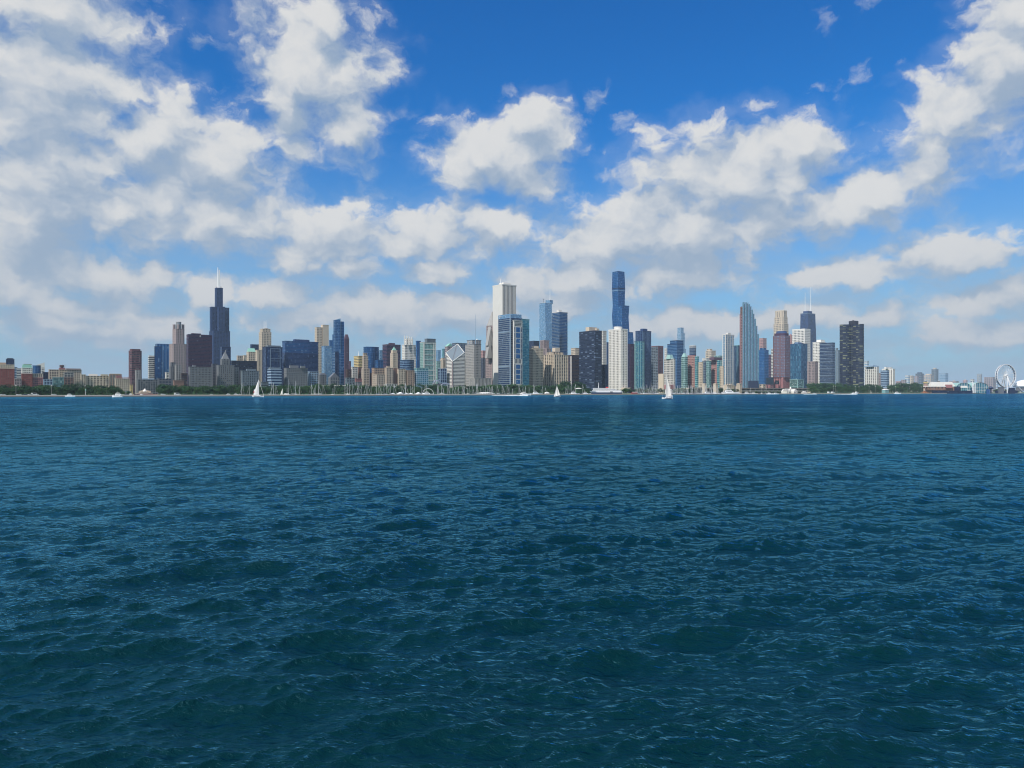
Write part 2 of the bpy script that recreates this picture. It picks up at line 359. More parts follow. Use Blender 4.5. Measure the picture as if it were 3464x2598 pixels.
# ------------------------------------------------------------------ land, sea wall, lawn
def gp(s_, off): p = SHORE0 + TE * s_ + TN * off; return (p.x, p.y)
HARBOUR = (745, 2570)
def s_at(px, off=0.0):
    k = (px - HX) / F; p = SHORE0 + TN * off; return (k * p.y - p.x) / (TE.x - k * TE.y)
def build_land():
    m, b, p = newmat('park_ground'); tc = b.n.new('ShaderNodeTexCoord')
    n = b.noise(tc.outputs['Object'], .02, 5, .6); n2 = b.noise(tc.outputs['Object'], .4, 4, .6)
    c = b.mix(b.ss(n, .45, .62), (.05,.11,.03), (.09,.13,.045)); c = b.mix(b.m('MULTIPLY', n2, .4), c, (.14,.13,.08))
    b.l.new(c, p.inputs['Base Color']); p.inputs['Roughness'].default_value = .9
    mb = MB(); s1, s2 = s_at(HARBOUR[0]), s_at(HARBOUR[1])    # between these columns a harbour basin lies behind the wall
    pts = [gp(-6000, 3), gp(s1, 3), gp(s1 + 12, 46), gp(s2 - 12, 46), gp(s2, 3), gp(9000, 3), gp(9000, 30000), gp(-6000, 30000)]
    n_ = len(pts); mb.add([(x, y, GZ) for x, y in pts] + [(x, y, -0.8) for x, y in pts], [tuple(range(n_))] + [(i, i + n_, i + n_ + 1, i + 1) for i in range(5)])
    mb.build('ground', m, kind='structure')
    w = MB(); w.prism([gp(-6000, 0), gp(9000, 0), gp(9000, 3.2), gp(-6000, 3.2)], 0.75, [gp(-6000, 0.1), gp(9000, 0.1), gp(9000, 3.2), gp(-6000, 3.2)], 1.75)
    o = w.build('sea_wall_coping', MATS['seawall'])
    e = empty('sea_wall', (0, 0, 0)); tag(e, 'long low concrete sea wall along the shore with pale coping', 'sea wall'); o.parent = e
    w = MB(); w.prism([gp(-6000, -0.6), gp(9000, -0.6), gp(9000, 3.0), gp(-6000, 3.0)], -1.0, [gp(-6000, 0.35), gp(9000, 0.35), gp(9000, 3.0), gp(-6000, 3.0)], 0.75)
    w.build('wall_base', MATS['riprap'], e)
    for a_, b__, o1, o2 in ((-6000, s1 - 4, 3.4, 12), (s2 + 4, 9000, 3.4, 14), (s1 + 14, s2 - 14, 47, 56)):
        w = MB(); q = [gp(a_, o1), gp(b__, o1), gp(b__, o2), gp(a_, o2)]; w.prism(q, GZ - .1, q, GZ + .02); w.build('path', MATS['seawall'], kind='structure')
    w = MB(); w.prism([gp(-6000, 70), gp(9000, 70), gp(9000, 92), gp(-6000, 92)], GZ - .1, [gp(-6000, 70), gp(9000, 70), gp(9000, 92), gp(-6000, 92)], GZ + .06)
    w.build('road', MATS['asphalt'], kind='structure')
build_land()
# ------------------------------------------------------------------ towers
def rect(r=1.0): return [(-.5, -.5 * r), (.5, -.5 * r), (.5, .5 * r), (-.5, .5 * r)]
def ngon(n=20, r=1.0): return [(.5 * math.cos(2 * math.pi * i / n), .5 * r * math.sin(2 * math.pi * i / n)) for i in range(n)]
def chamf(r=1.0, c=.15): 
    a, b_ = .5, .5 * r
    return [(-a + c, -b_), (a - c, -b_), (a, -b_ + c), (a, b_ - c), (a - c, b_), (-a + c, b_), (-a, b_ - c), (-a, -b_ + c)]
def bowfront(r=.6, n=9, bulge=.22):   # curved east face
    p = [(-.5 + i / (n - 1), -.5 * r - bulge * math.sin(math.pi * i / (n - 1)) ) for i in range(n)]
    return p + [(.5, .5 * r), (-.5, .5 * r)]
def cross(c=1 / 3, r=1.0):
    a = .5; k = .5 - c
    pts = [(-k, -a), (k, -a), (k, -k), (a, -k), (a, k), (k, k), (k, a), (-k, a), (-k, k), (-a, k), (-a, -k), (-k, -k)]
    return [(x, y * r) for x, y in pts]
def trefoil(n=48):
    pts = []
    for i in range(n):
        t = 2 * math.pi * i / n
        rr = .5 * (0.66 + 0.36 * math.cos(3 * (t - rad(-86))))
        pts.append((rr * math.cos(t), rr * math.sin(t)))
    return pts
def ratio_for(x0, xc, x1, D, yaw=YAW):
    az = math.atan(((x0 + x1) / 2 - HX) / F); g = yaw + az     # angle of the east face off the sight line
    return max(.15, ((xc - x0) / max(.12, math.sin(g))) / ((x1 - xc) / max(.12, math.cos(g))))
def fit(poly, yaw, x0, x1, Dc):
    c, s_ = math.cos(yaw), math.sin(yaw); sc = X(x1, Dc) - X(x0, Dc); cx = X((x0 + x1) / 2, Dc)
    for _ in range(30):
        pj = []
        for (u, v) in poly:
            wx = cx + sc * (u * c - v * s_); wy = Dc + sc * (u * s_ + v * c); pj.append(HX + F * wx / wy)
        a, b_ = min(pj), max(pj)
        sc *= (x1 - x0) / (b_ - a); cx += X((x0 + x1) / 2, Dc) - X((a + b_) / 2, Dc)
    near = min(Dc + sc * (u * s_ + v * c) for u, v in poly)
    return sc, cx, near
def offset(poly, d):
    n = len(poly); out = []
    for i in range(n):
        p0 = Vector(poly[i - 1]); p1 = Vector(poly[i]); p2 = Vector(poly[(i + 1) % n])
        a = (p1 - p0).normalized(); b_ = (p2 - p1).normalized()
        na = Vector((a.y, -a.x)); nb = Vector((b_.y, -b_.x)); m_ = (na + nb)
        if m_.length < 1e-6: m_ = na
        m_.normalize(); k = d / max(.35, m_.dot(na)); out.append((p1.x + m_.x * k, p1.y + m_.y * k))
    return out
def lerp_poly(A, B, t): return [(a[0] + (b_[0] - a[0]) * t, a[1] + (b_[1] - a[1]) * t) for a, b_ in zip(A, B)]

STY = {   # wall, glass, floor px, bay px, band fraction, pier fraction
 'grid': dict(fp=4.4, bp=4.2, bf=.42, pf=.40), 'dense': dict(fp=3.8, bp=3.6, bf=.40, pf=.38), 'band': dict(fp=4.6, bp=0, bf=.5, pf=0),
 'vert': dict(fp=0, bp=4.6, bf=0, pf=.5), 'curtain': dict(fp=4.4, bp=5.0, bf=.16, pf=.10), 'vgrid': dict(fp=4.2, bp=5.0, bf=.28, pf=.5),
 'hgrid': dict(fp=4.4, bp=7.0, bf=.5, pf=.2), 'blank': dict(fp=0, bp=0, bf=0, pf=0)}

class Tower:
    def __init__(s, name, label, off, cat='building', yaw=YAW, D=None, x=None):
        s.name, s.label, s.off, s.cat, s.yaw, s.Dx, s.o, s.tops = name, label, off, cat, yaw, D, None, None
        s.x = x; s.zt = GZ
    def _root(s, x0, x1):
        if s.o: return
        xm = s.x or (x0 + x1) / 2
        s.D = s.Dx or line_at(xm, s.off); s.m = s.D / F
        s.o = empty(s.name, (X(xm, s.D), s.D, GZ), s.yaw); tag(s.o, s.label, s.cat)
        s.inv = (Matrix.Translation((X(xm, s.D), s.D, 0)) @ Matrix.Rotation(s.yaw, 4, 'Z')).inverted()
    def loc(s, x, y): v = s.inv @ Vector((x, y, 0)); return (v.x, v.y)
    def L(s, px, dd=0.0): D = s.D + dd; return s.loc(X(px, D), D)     # a column of the photograph at this tower's distance
    def foot(s, x0, x1, poly, dd=0.0):
        Dc = s.D + dd; sc, cx, near = fit(poly, s.yaw, x0, x1, Dc)
        lx, ly = s.loc(cx, Dc)
        return [(lx + sc * u, ly + sc * v) for u, v in poly], near
    def zz(s, py, near=None): return Z(py, near or s.D) - GZ
    def tier(s, x0, x1, yt, yb=None, style='grid', w='beige', g='g_dark', r=1.0, xc=None, poly=None, dd=0.0, name=None, roof=True,
             top=None, base=False, roofw=None, **kw):
        s._root(x0, x1)
        if xc: r = ratio_for(x0, xc, x1, s.D + dd, s.yaw)
        P = poly or rect(r); P, near = s.foot(x0, x1, P, dd)
        z1 = s.zz(yt, near); z0 = (s.zt if s.tops and not base else -2.0) if yb is None else s.zz(yb, near)
        if z0 < -2: z0 = -2
        T = P
        if top: T, _ = s.foot(top[0], top[1], poly or rect(r), dd)
        name = name or ('shaft' if not s.tops else 'upper_tier')
        o = s.loft(name, [(z0, P), (z1, T)], style, w, g, roof, roofw, near, **kw)
        s.zt = z1; s.tops = (T, near); return o
    def loft(s, name, secs, style, w, g, roof, roofw, near, **kw):
        st = dict(STY[style]); st.update(kw); m_ = near / F
        mb = MB()
        if style == 'blank':
            for (za, A), (zb, B) in zip(secs[:-1], secs[1:]): mb.prism(A, za, B, zb)
            core = mb.build(name, MATS[w], s.o)
        else:
            for (za, A), (zb, B) in zip(secs[:-1], secs[1:]): mb.prism(A, za, B, zb)
            core = mb.build(name, MATS[g], s.o)
        bd = st.get('bd', .28) ; pd = st.get('pd', .45)
        z0, z1 = secs[0][0], secs[-1][0]
        def at(z):
            for (za, A), (zb, B) in zip(secs[:-1], secs[1:]):
                if z <= zb + 1e-6: return lerp_poly(A, B, 0 if zb == za else max(0, (z - za) / (zb - za)))
            return secs[-1][1]
        vis_lo = max(z0, -2.0)
        if st['fp']:
            fh = st['fp'] * 1.2 * m_; bh = fh * st['bf']; n = max(1, int(round((z1 - vis_lo) / fh))); fh = (z1 - vis_lo) / n
            mb = MB()
            for i in range(n):
                z = vis_lo + i * fh
                A = offset(at(z), bd); B = offset(at(min(z1, z + bh)), bd); mb.prism(A, z, B, min(z1 - .01, z + bh))
            mb.build('floor_band', MATS[st.get('bw', w)], core, kind='stuff')
        if st['bp']:
            bay = st['bp'] * 1.2 * m_; mb = MB()
            for (za, A), (zb, B) in zip(secs[:-1], secs[1:]):
                na = len(A); cy_, sy_ = math.cos(s.yaw), math.sin(s.yaw)
                for i in range(na):
                    a0, a1 = Vector(A[i]), Vector(A[(i + 1) % na]); b0, b1 = Vector(B[i]), Vector(B[(i + 1) % na])
                    e = a1 - a0; Le = e.length
                    if Le < bay * .55: continue
                    e.normalize(); nn = Vector((e.y, -e.x))
                    wn = (nn.x * cy_ - nn.y * sy_, nn.x * sy_ + nn.y * cy_)
                    wc = s.o.location; tc_ = Vector((-wc.x, -wc.y)).normalized()
                    if wn[0] * tc_.x + wn[1] * tc_.y < -.35: continue
                    nb = max(1, int(round(Le / bay))); pw = Le / nb * st['pf'] * .5
                    for k in range(nb + 1):
                        t = k / nb; pa = a0.lerp(a1, t); pb = b0.lerp(b1, t)
                        lo = 0 if k == 0 else pw; hi = 0 if k == nb else pw
                        if k == 0: lo = -.02; hi = pw * 1.6
                        if k == nb: hi = -.02; lo = pw * 1.6
                        Q = [pa - e * lo - nn * .05, pa + e * hi - nn * .05, pa + e * hi + nn * pd, pa - e * lo + nn * pd]
                        R_ = [pb - e * lo - nn * .05, pb + e * hi - nn * .05, pb + e * hi + nn * pd, pb - e * lo + nn * pd]
                        Q = [Q[3], Q[2], Q[1], Q[0]]; R_ = [R_[3], R_[2], R_[1], R_[0]]
                        mb.prism([tuple(q) for q in Q], za + .01, [tuple(q) for q in R_], zb - .02)
            if mb.f: mb.build('pier', MATS[st.get('pw', w)], core, kind='stuff')
        if roof:
            T = secs[-1][1]; hh = st.get('rh', .55) * 4.2 * m_
            mb = MB(); A = offset(T, pd + .25); mb.prism(A, z1 - hh * .4, A, z1 + hh * .25)
            mb.build('parapet', MATS[roofw or (w if w in MATS else 'grey')], core)
        return core
    def block(s, name, x0, x1, yt, yb=None, mat='grey', r=.6, dd=0.0, poly=None):
        """a plain rooftop block standing on the top reached so far"""
        s._root(x0, x1)
        P, near = s.foot(x0, x1, poly or rect(r), dd); z0 = s.zt - .1 if yb is None else s.zz(yb, near); z1 = s.zz(yt, near)
        mb = MB(); mb.prism(P, z0, P, max(z1, z0 + .5)); return mb.build(name, MATS[mat], s.o)
    def mast(s, name, px, yt, yb, r=.4, mat='mast', r1=None, dd=0.0):
        x, y = s.L(px, dd); z0, z1 = s.zz(yb, s.D + dd), s.zz(yt, s.D + dd)
        mb = MB(); mb.tube((x, y, z0), (x, y, z1), r, r * .5 if r1 is None else r1); return mb.build(name, MATS[mat], s.o)
    def hip(s, name, x0, x1, yt, mat='copper', r=1.0, k=0.0, dd=0.0, poly=None, yb=None, ridge=None):
        """pyramid or hipped roof on the top reached so far"""
        P, near = s.foot(x0, x1, poly or rect(r), dd); z0 = s.zt if yb is None else s.zz(yb, near); z1 = s.zz(yt, s.D + dd)
        cx = sum(p[0] for p in P) / len(P); cy = sum(p[1] for p in P) / len(P)
        kx, ky = ridge or (k, k)
        T = [(cx + (p[0] - cx) * max(kx, .01), cy + (p[1] - cy) * max(ky, .01)) for p in P]
        mb = MB(); mb.prism(P, z0, T, z1); return mb.build(name, MATS[mat], s.o)

def simple(name, label, off, tiers, **common):
    """tiers: (x0, x1, y_top[, dict])"""
    D = common.pop('D', None); yaw = common.pop('yaw', YAW); tw = Tower(name, label, off, yaw=yaw, D=D)
    for t in tiers:
        kw = dict(common); 
        if len(t) > 3: kw.update(t[3])
        tw.tier(t[0], t[1], t[2], **kw)
    return tw

# ---------- far left
t = simple('brick_hotel', 'tall red brick hotel with a cream top storey, cut by the left edge', 620, [(-14, 48, 1247, dict(xc=-9)), (-14, 48, 1233, dict(w='cream', g='g_warm', name='crown_storey', xc=-9, fp=6))], w='brick', g='g_warm', fp=5.2, bp=5.2, bf=.6, pf=.6)
t.block('penthouse', -10, 20, 1226, mat='tan')
simple('blue_glass_tower', 'dark blue glass tower rising behind the leftmost red brick hotel', 1150, [(21, 48, 1215), (25, 44, 1212, dict(w='navy'))], style='curtain', w='navy', g='g_navy')
simple('glass_office', 'low blue glass office squeezed behind the leftmost brick hotel, right side', 900, [(46, 58, 1242)], style='band', w='paleblue', g='g_navy', r=.5)
simple('banded_office', 'white banded office between the two red brick hotels', 880, [(57, 72, 1246)], style='band', w='offwhite', g='g_navy', r=.5)
simple('dark_low_block', 'low dull brown block between the two red brick hotels behind the trees', 600, [(49, 72, 1281)], style='grid', w='granite', r=.6)
t = simple('mansard_hotel', 'red brick hotel with white upper floors under a green mansard roof', 610, [(73, 109, 1264), (73, 109, 1244, dict(w='white', name='white_storeys', fp=5.5, bf=.35, pf=.45))], w='brick', g='g_warm', fp=5, bp=4.6, bf=.55, pf=.5, r=.8)
t.hip('mansard_roof', 73.5, 108.5, 1233, 'copper', r=.8, k=.84); t.zt = t.zz(1233); t.block('penthouse', 80, 108, 1231, mat='brown', r=.6)
simple('round_blue_office', 'small rounded blue glass block right of the green mansard roof', 900, [(111, 137, 1236)], style='curtain', w='lblue', g='g_blue', poly=ngon(18), bf=.05, pf=.05)
t = simple('sail_top_office', 'white building with a slanted sail-like top behind the rounded blue block', 1150, [(113, 151, 1242)], style='grid', w='white', g='g_dark', fp=5, bp=4, r=.5)
P_, near_ = t.foot(113, 151, rect(.5)); zt_ = t.zt
mb = MB(); mb.add([(p[0], p[1], zt_) for p in P_] + [(P_[0][0], P_[0][1], zt_ + 3), (P_[1][0], P_[1][1], zt_ + 11), (P_[2][0], P_[2][1], zt_ + 11), (P_[3][0], P_[3][1], zt_ + 3)],
  [(0, 1, 5, 4), (1, 2, 6, 5), (2, 3, 7, 6), (3, 0, 4, 7), (4, 5, 6, 7), (3, 2, 1, 0)]); mb.build('slanted_roof', MATS['white'], t.o)
simple('pink_brick_block', 'pink brick block with cream top windows right of the mansard hotel', 610, [(110, 145, 1277), (110, 145, 1264, dict(w='cream', name='top_storey', fp=8, bf=.25, pf=.45)), ], w='rose', g='g_dark', fp=5.2, bp=5, bf=.4, pf=.4, r=.5)
simple('navy_box', 'plain dark navy box left of the beige apartment slab', 760, [(145, 163, 1259)], style='curtain', w='navy', g='g_black', r=.6)
simple('pale_blue_block', 'low pale blue block with big square windows behind the left trees', 600, [(147, 179, 1283)], w='paleblue', g='g_navy', fp=7, bp=8, bf=.35, pf=.3, r=.5)
simple('beige_wing', 'beige gridded wing left of the red rooftop block', 660, [(165, 199, 1250)], w='cream', g='g_warm', fp=7, bp=6, bf=.4, pf=.35, r=.5)
t = simple('teal_glass_hall', 'pale teal glass hall with a slanted front among the left park trees', 590, [(179, 215, 1277)], style='curtain', w='teal', g='g_green', fp=9, bp=9, bf=.06, pf=.05, r=.5)
t = simple('broad_apartment_house', 'broad beige apartment house with a red penthouse and water tank', 680, [(199, 275, 1250)], w='cream', g='g_warm', fp=6.4, bp=6, bf=.45, pf=.4, r=.3)
t.block('red_penthouse', 199, 221, 1244, mat='rose', r=.8, dd=-20); t.block('penthouse', 222, 273, 1246, mat='granite', r=.3)
t.block('tank_frame', 204, 215, 1238, yb=1245, mat='dbrown', r=1, dd=-20); t.mast('water_tank', 209, 1235, 1241, 3.4, 'dbrown', 3.2, -20)
for q_ in (200, 206, 212, 218, 223): t.mast('antenna', q_, 1231, 1245, .25, 'grey')
simple('dark_front_block', 'dark brown block with a grey glazed upper half before the beige apartment house', 590, [(216, 249, 1277, dict(w='brown')), (216, 249, 1260, dict(w='greystone', name='upper_half'))], w='brown', g='g_dark', fp=7, bp=7, bf=.35, pf=.3, r=.5)
t = simple('long_hotel', 'long low cream hotel with closely set bays behind the left trees', 600, [(281, 369, 1271)], style='vgrid', w='cream', g='g_warm', fp=6, bp=8, bf=.4, pf=.5, r=.22)
t.block('penthouse', 300, 330, 1265, mat='white', r=.3); t.block('rooftop_plant', 340, 366, 1266, mat='cream', r=.3)
simple('hotel_end_wing', 'narrow cream wing with tall slots at the left end of the long hotel', 595, [(273, 289, 1267)], style='vert', w='cream', g='g_warm', bp=6, r=.8)
t = simple('green_panel_block', 'tan block with green window panels right of the long cream hotel', 640, [(369, 411, 1266)], style='vgrid', w='tan', g='g_green', fp=5.6, bp=7, bf=.4, pf=.3, r=.4)
t.block('yellow_cornice', 371, 409, 1264, mat='yellow', r=.4); t.block('red_corner', 394, 411, 1270, 1279, mat='rose', r=.5, dd=-16)
t = simple('rounded_cream_hotel', 'cream stone hotel with rounded roof edge left of the maroon tower', 570, [(389, 438, 1281)], style='grid', w='cream', g='g_warm', fp=5.4, bp=5.4, bf=.4, pf=.45, r=.3)
def text_sign(tw, name, s_, x0, x1, yt, yb, mat, dd=0.0, legs=False):
    """raised letters as real solid lettering on a frame"""
    cu = bpy.data.curves.new(name, 'FONT'); cu.body = s_; cu.size = 1; cu.extrude = .05; cu.resolution_u = 1
    o = bpy.data.objects.new(name, cu); COL.objects.link(o); bpy.context.view_layer.update()
    w_, h_ = o.dimensions.x, .70
    dg = bpy.context.evaluated_depsgraph_get(); me = bpy.data.meshes.new_from_object(o.evaluated_get(dg)); COL.objects.unlink(o); bpy.data.objects.remove(o)
    q = bpy.data.objects.new(name, me); COL.objects.link(q); q.parent = tw.o; me.materials.clear(); me.materials.append(MATS[mat])
    a = tw.L(x0, dd); b_ = tw.L(x1, dd); wd = (Vector(b_) - Vector(a)); an = math.atan2(wd.y, wd.x)
    sx = wd.length / w_; sy = (tw.zz(yt) - tw.zz(yb)) / h_
    q.location = (a[0], a[1], tw.zz(yb)); q.rotation_euler = (rad(90), 0, an); q.scale = (sx, sy, 6); return q
text_sign(t, 'rooftop_sign', 'SS HOTEL', 411, 436, 1275, 1281, 'rose', -3)

simple('maroon_tower', 'slim maroon apartment tower with rounded corners, stands alone at left', 800, [(436, 478.5, 1186), (440, 474, 1181, dict(style='blank', name='roof_step'))], w='redgrey', g='g_dark', poly=chamf(.9, .12), style='hgrid', fp=5.0, bp=10, bf=.5, pf=.12)
simple('grey_slot_tower', 'short grey concrete tower at the foot of the maroon apartment tower', 620, [(458, 475, 1252)], w='greystone', g='g_dark', style='vgrid', fp=5, bp=6, r=.8)
simple('narrow_ochre_house', 'tiny ochre building low at the foot of the maroon tower', 420, [(440, 448, 1302)], w='yellow', g='g_warm', fp=8, bp=5)
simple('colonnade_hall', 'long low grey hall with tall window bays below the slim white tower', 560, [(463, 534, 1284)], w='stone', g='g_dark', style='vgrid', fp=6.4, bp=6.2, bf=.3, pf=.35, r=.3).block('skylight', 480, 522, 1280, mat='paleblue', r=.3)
simple('low_dark_hall', 'low slate-coloured hall right of the colonnaded grey hall', 590, [(534, 581, 1281)], w='dgrey', g='g_black', style='grid', fp=8, bp=8, bf=.5, pf=.3, r=.4)
simple('slim_white_tower', 'slim white concrete tower with dark horizontal slots left of blue glass tower', 900, [(501, 523, 1207), (503, 523, 1203, dict(style='blank', name='roof_cap'))], w='offwhite', g='g_dark', style='band', fp=5.6, bf=.5, xc=504)
t = simple('split_blue_tower', 'bright blue glass tower with a darker lower left half', 880, [(525, 572, 1163)], style='vert', w='lblue', g='g_blue', bp=9, pf=.22, pd=.3, r=.7)
t.tier(523, 546, 1172, style='curtain', w='navy', g='g_blue', r=.4, dd=-28, base=True, name='dark_half', bf=.08, pf=.06)
simple('round_roof_house', 'small white-topped block right of the split blue tower', 700, [(559, 574, 1260)], w='offwhite', g='g_dark', fp=8, bp=8)
t = Tower('crowned_granite_tower', 'pinkish granite tower with a round lantern between four corner turrets', 1500)
t.tier(573, 631, 1163, w='granite', g='g_dark', style='vgrid', fp=4.6, bp=4.4, bf=.42, pf=.5, poly=chamf(1, .1))
t.tier(584, 623.5, 1112, w='granite', g='g_dark', style='vgrid', fp=4.6, bp=4.4, bf=.4, pf=.5, poly=chamf(1, .16), roof=False)
t.tier(595.5, 612.5, 1089, w='greystone', g='g_lblue', style='vert', poly=ngon(14), bp=3.5, pf=.35, name='round_lantern')
for a_, d_ in ((589, -8), (619, 8), (604, -26), (605, 22)):
    tt = t.tier(a_ - 4.2, a_ + 4.2, 1098, yb=1113, w='granite', g='g_dark', style='vert', poly=ngon(8), bp=3, dd=d_, name='corner_turret')
simple('stone_setback_block', 'shaded grey stone block with stepped top in front of granite tower', 640, [(573, 614, 1240), (576, 593, 1226, dict(xc=580))], w='stone', g='g_dark', style='vgrid', fp=5.2, bp=5.4, pf=.5, r=.6)
simple('stone_side_block', 'grey gridded block tucked between stepped stone block and dark red tower', 625, [(592, 613, 1234)], w='greystone', g='g_dark', fp=5, bp=6, r=.7)
simple('dark_brown_block', 'dark brown low block left of the big dark red tower', 600, [(612, 634, 1263)], w='dbrown', g='g_dark', style='band', r=.6)
simple('low_brick_house', 'low plain brown brick building above the trees left of dark red tower', 540, [(586, 622, 1287)], w='brown', style='blank', r=.5)
t = Tower('dark_red_tower', 'massive dark red slab tower with a pale curled emblem near the top', 850)
t.tier(631, 717, 1130, w='maroon', g='g_black', style='band', fp=4.0, bf=.55, r=.35, roof=False)
t.block('roof_step', 646, 680, 1127, mat='maroon', r=.3)
def emblem(tw, px, py, rr, mat='white', dd=-1.0):
    P_, near_ = tw.tops; a = Vector(P_[0]); b_ = Vector(P_[1]); e = (b_ - a)
    best = min((abs((HX + F * (tw.o.matrix_world @ Vector((*a.lerp(b_, k / 40), 0))).x / (tw.o.matrix_world @ Vector((*a.lerp(b_, k / 40), 0))).y) - px), k / 40) for k in range(41))
    c = a.lerp(b_, best[1]); n = Vector((e.y, -e.x)).normalized(); e.normalize(); z = tw.zz(py)
    mb = MB(); pts = [(0, 1.5), (-.5, 1.2), (-.3, .8), (.1, .6), (.5, .2), (.6, -.3), (.1, -.8), (-.5, -.7), (-.8, -.2)]
    for u, v in zip(pts[:-1], pts[1:]):
        mb.tube((*(c + e * u[0] * rr + n * .6), z + u[1] * rr), (*(c + e * v[0] * rr + n * .6), z + v[1] * rr), rr * .14)
    mb.tube((*(c - e * .2 * rr + n * .6), z + 1.6 * rr), (*(c + e * .25 * rr + n * .6), z - 1.1 * rr), rr * .10)
    return mb.build('emblem', MATS[mat], tw.o)
bpy.context.view_layer.update(); emblem(t, 677, 1138, 1.9)
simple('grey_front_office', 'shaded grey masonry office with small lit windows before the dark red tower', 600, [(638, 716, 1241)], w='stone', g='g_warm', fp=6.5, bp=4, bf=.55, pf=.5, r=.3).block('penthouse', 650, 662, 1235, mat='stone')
simple('dark_gap_block', 'narrow dark building between the grey office and pyramid-topped tower', 640, [(716, 734, 1231)], w='dgrey', g='g_black', r=.8)
t = Tower('stepped_black_tower', 'tallest tower, dark blue-black with stepped setbacks and two white antennas', 1650)
sty = dict(style='grid', w='steel', g='g_black', fp=3.6, bp=4.2, bf=.35, pf=.30, rh=.2)
t.tier(708, 778, 1118, **sty); t.tier(710, 775, 1037, poly=cross(), **sty)
t.tier(727, 753.5, 973, poly=rect(1.0), **sty)
t.mast('antenna', 737.2, 905, 974, 2.5, 'mast', 1.2); t.mast('antenna', 742, 913, 974, 2.5, 'mast', 1.3)
for q_ in (731, 734, 746, 749): t.mast('roof_aerial', q_, 969, 974, .7, 'grey')
simple('banded_black_block', 'black banded block between the tallest tower and pyramid-topped tower', 900, [(745, 780.5, 1173)], w='steel', g='g_black', style='band', fp=4.6, bf=.35, r=.8)
t = Tower('pyramid_tower', 'shaded grey masonry tower with a stepped pyramid roof, before the tallest tower', 610)
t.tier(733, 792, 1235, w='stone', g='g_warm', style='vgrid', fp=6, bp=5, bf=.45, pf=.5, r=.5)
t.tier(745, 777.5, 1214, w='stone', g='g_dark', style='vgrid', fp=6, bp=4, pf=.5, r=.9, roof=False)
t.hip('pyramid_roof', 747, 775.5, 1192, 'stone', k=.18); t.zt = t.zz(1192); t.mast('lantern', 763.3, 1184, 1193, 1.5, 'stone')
simple('long_black_slab', 'long low black slab right of the pyramid-topped tower', 1000, [(779, 869, 1220)], w='black', g='g_black', style='band', fp=4.4, bf=.4, r=.2)
simple('narrow_grey_block', 'narrow grey block with white window frames beside the pyramid tower', 620, [(792, 807, 1243)], w='greystone', g='g_dark', r=.7)
simple('dark_corner_house', 'dark stone house wedged left of the pale green-grey office', 640, [(804, 815, 1254)], w='dgrey', g='g_dark')
simple('green_grey_office', 'shaded pale green-grey stone office with fine window grid behind the big sail', 600, [(815, 875, 1254)], w='bluestone', g='g_dark', fp=5, bp=5, bf=.38, pf=.4, r=.3).block('penthouse', 832, 866, 1248, mat='bluestone', r=.3)
simple('ornate_cream_block', 'cream rooftop block peeping over the long black slab, leftmost', 1250, [(801, 822, 1203)], w='beige', g='g_dark', style='grid', r=.7)
simple('plain_cream_block', 'plain cream block between ornate cream block and green-gabled tower', 1260, [(822, 835, 1202)], w='cream', style='blank')
t = simple('gabled_tower', 'beige tower with steep gables and a pale green roof', 1300, [(834, 866, 1190)], w='cream', g='g_warm', fp=5, bp=5, r=.9)
t.hip('green_gable_roof', 834.5, 865.5, 1178, 'copper', r=.9, ridge=(.9, .02))
simple('navy_roof_box', 'dark blue box top behind the green-gabled tower', 1500, [(847, 876, 1165)], style='curtain', w='steel', g='g_navy', r=.7)
simple('fluted_beige_block', 'beige block with tall vertical ribs left of dark framed tower', 1150, [(865, 890, 1184)], w='cream', g='g_warm', style='vert', bp=4.4, pf=.6, xc=870)
t = Tower('four_mast_tower', 'pale stepped masonry tower with four thin white masts', 1450)
t.tier(876, 917.5, 1123, w='cream', g='g_dark', style='vgrid', fp=4.8, bp=4.2, bf=.35, pf=.45, xc=886)
t.tier(879, 914.5, 1112, w='cream', g='g_dark', style='vgrid', fp=4.8, bp=4.2, pf=.5, xc=888); t.block('roof_block', 893, 908, 1110, mat='greystone', r=1)
for q_, y_ in ((890.5, 1087), (894.5, 1086), (898, 1085), (902.3, 1083)): t.mast('antenna', q_, y_, 1113, .55)
t = Tower('framed_navy_tower', 'dark navy tower with a pale outlined frame on its front', 820)
t.tier(888, 954.5, 1173, w='navy', g='g_navy', style='vert', bp=12, pf=.12, r=.7, bf=0)
P_, near_ = t.tops; a, b_ = Vector(P_[0]), Vector(P_[1]); e = (b_ - a); n = Vector((e.y, -e.x)).normalized()
for u0, u1, za, zb in ((.26, .275, 0, t.zz(1180)), (.86, .875, 0, t.zz(1180)), (.26, .875, t.zz(1181), t.zz(1180)), (.26, .875, t.zz(1189), t.zz(1188.4)), (.26, .875, t.zz(1214), t.zz(1213.4)), (.26, .875, t.zz(1222), t.zz(1221.4))):
    p0 = a + e * u0; p1 = a + e * u1
    mb = MB(); mb.prism([tuple(p0 + n * .3), tuple(p0 + n * .9), tuple(p1 + n * .9), tuple(p1 + n * .3)], za, [tuple(p0 + n * .3), tuple(p0 + n * .9), tuple(p1 + n * .9), tuple(p1 + n * .3)], zb)
    mb.build('frame_strip', MATS['paleblue'], t.o)
t.block('penthouse', 900, 950, 1168, mat='bluestone', r=.5)
simple('white_banded_office', 'low office with bold white horizontal bands right of the big sail', 580, [(905, 952, 1250, dict(xc=917))], w='paleblue', g='g_navy', style='band', fp=7.6, bf=.5).block('penthouse', 908, 946, 1243, mat='bluestone', r=.5)
simple('low_terrace_block', 'low grey-blue terrace block behind the big sail above the trees', 560, [(882, 908, 1292)], w='bluestone', g='g_dark', style='band', r=.5)
t = Tower('wide_navy_slab', 'very wide dark blue slab whose upper third reflects pale stripes', 840)
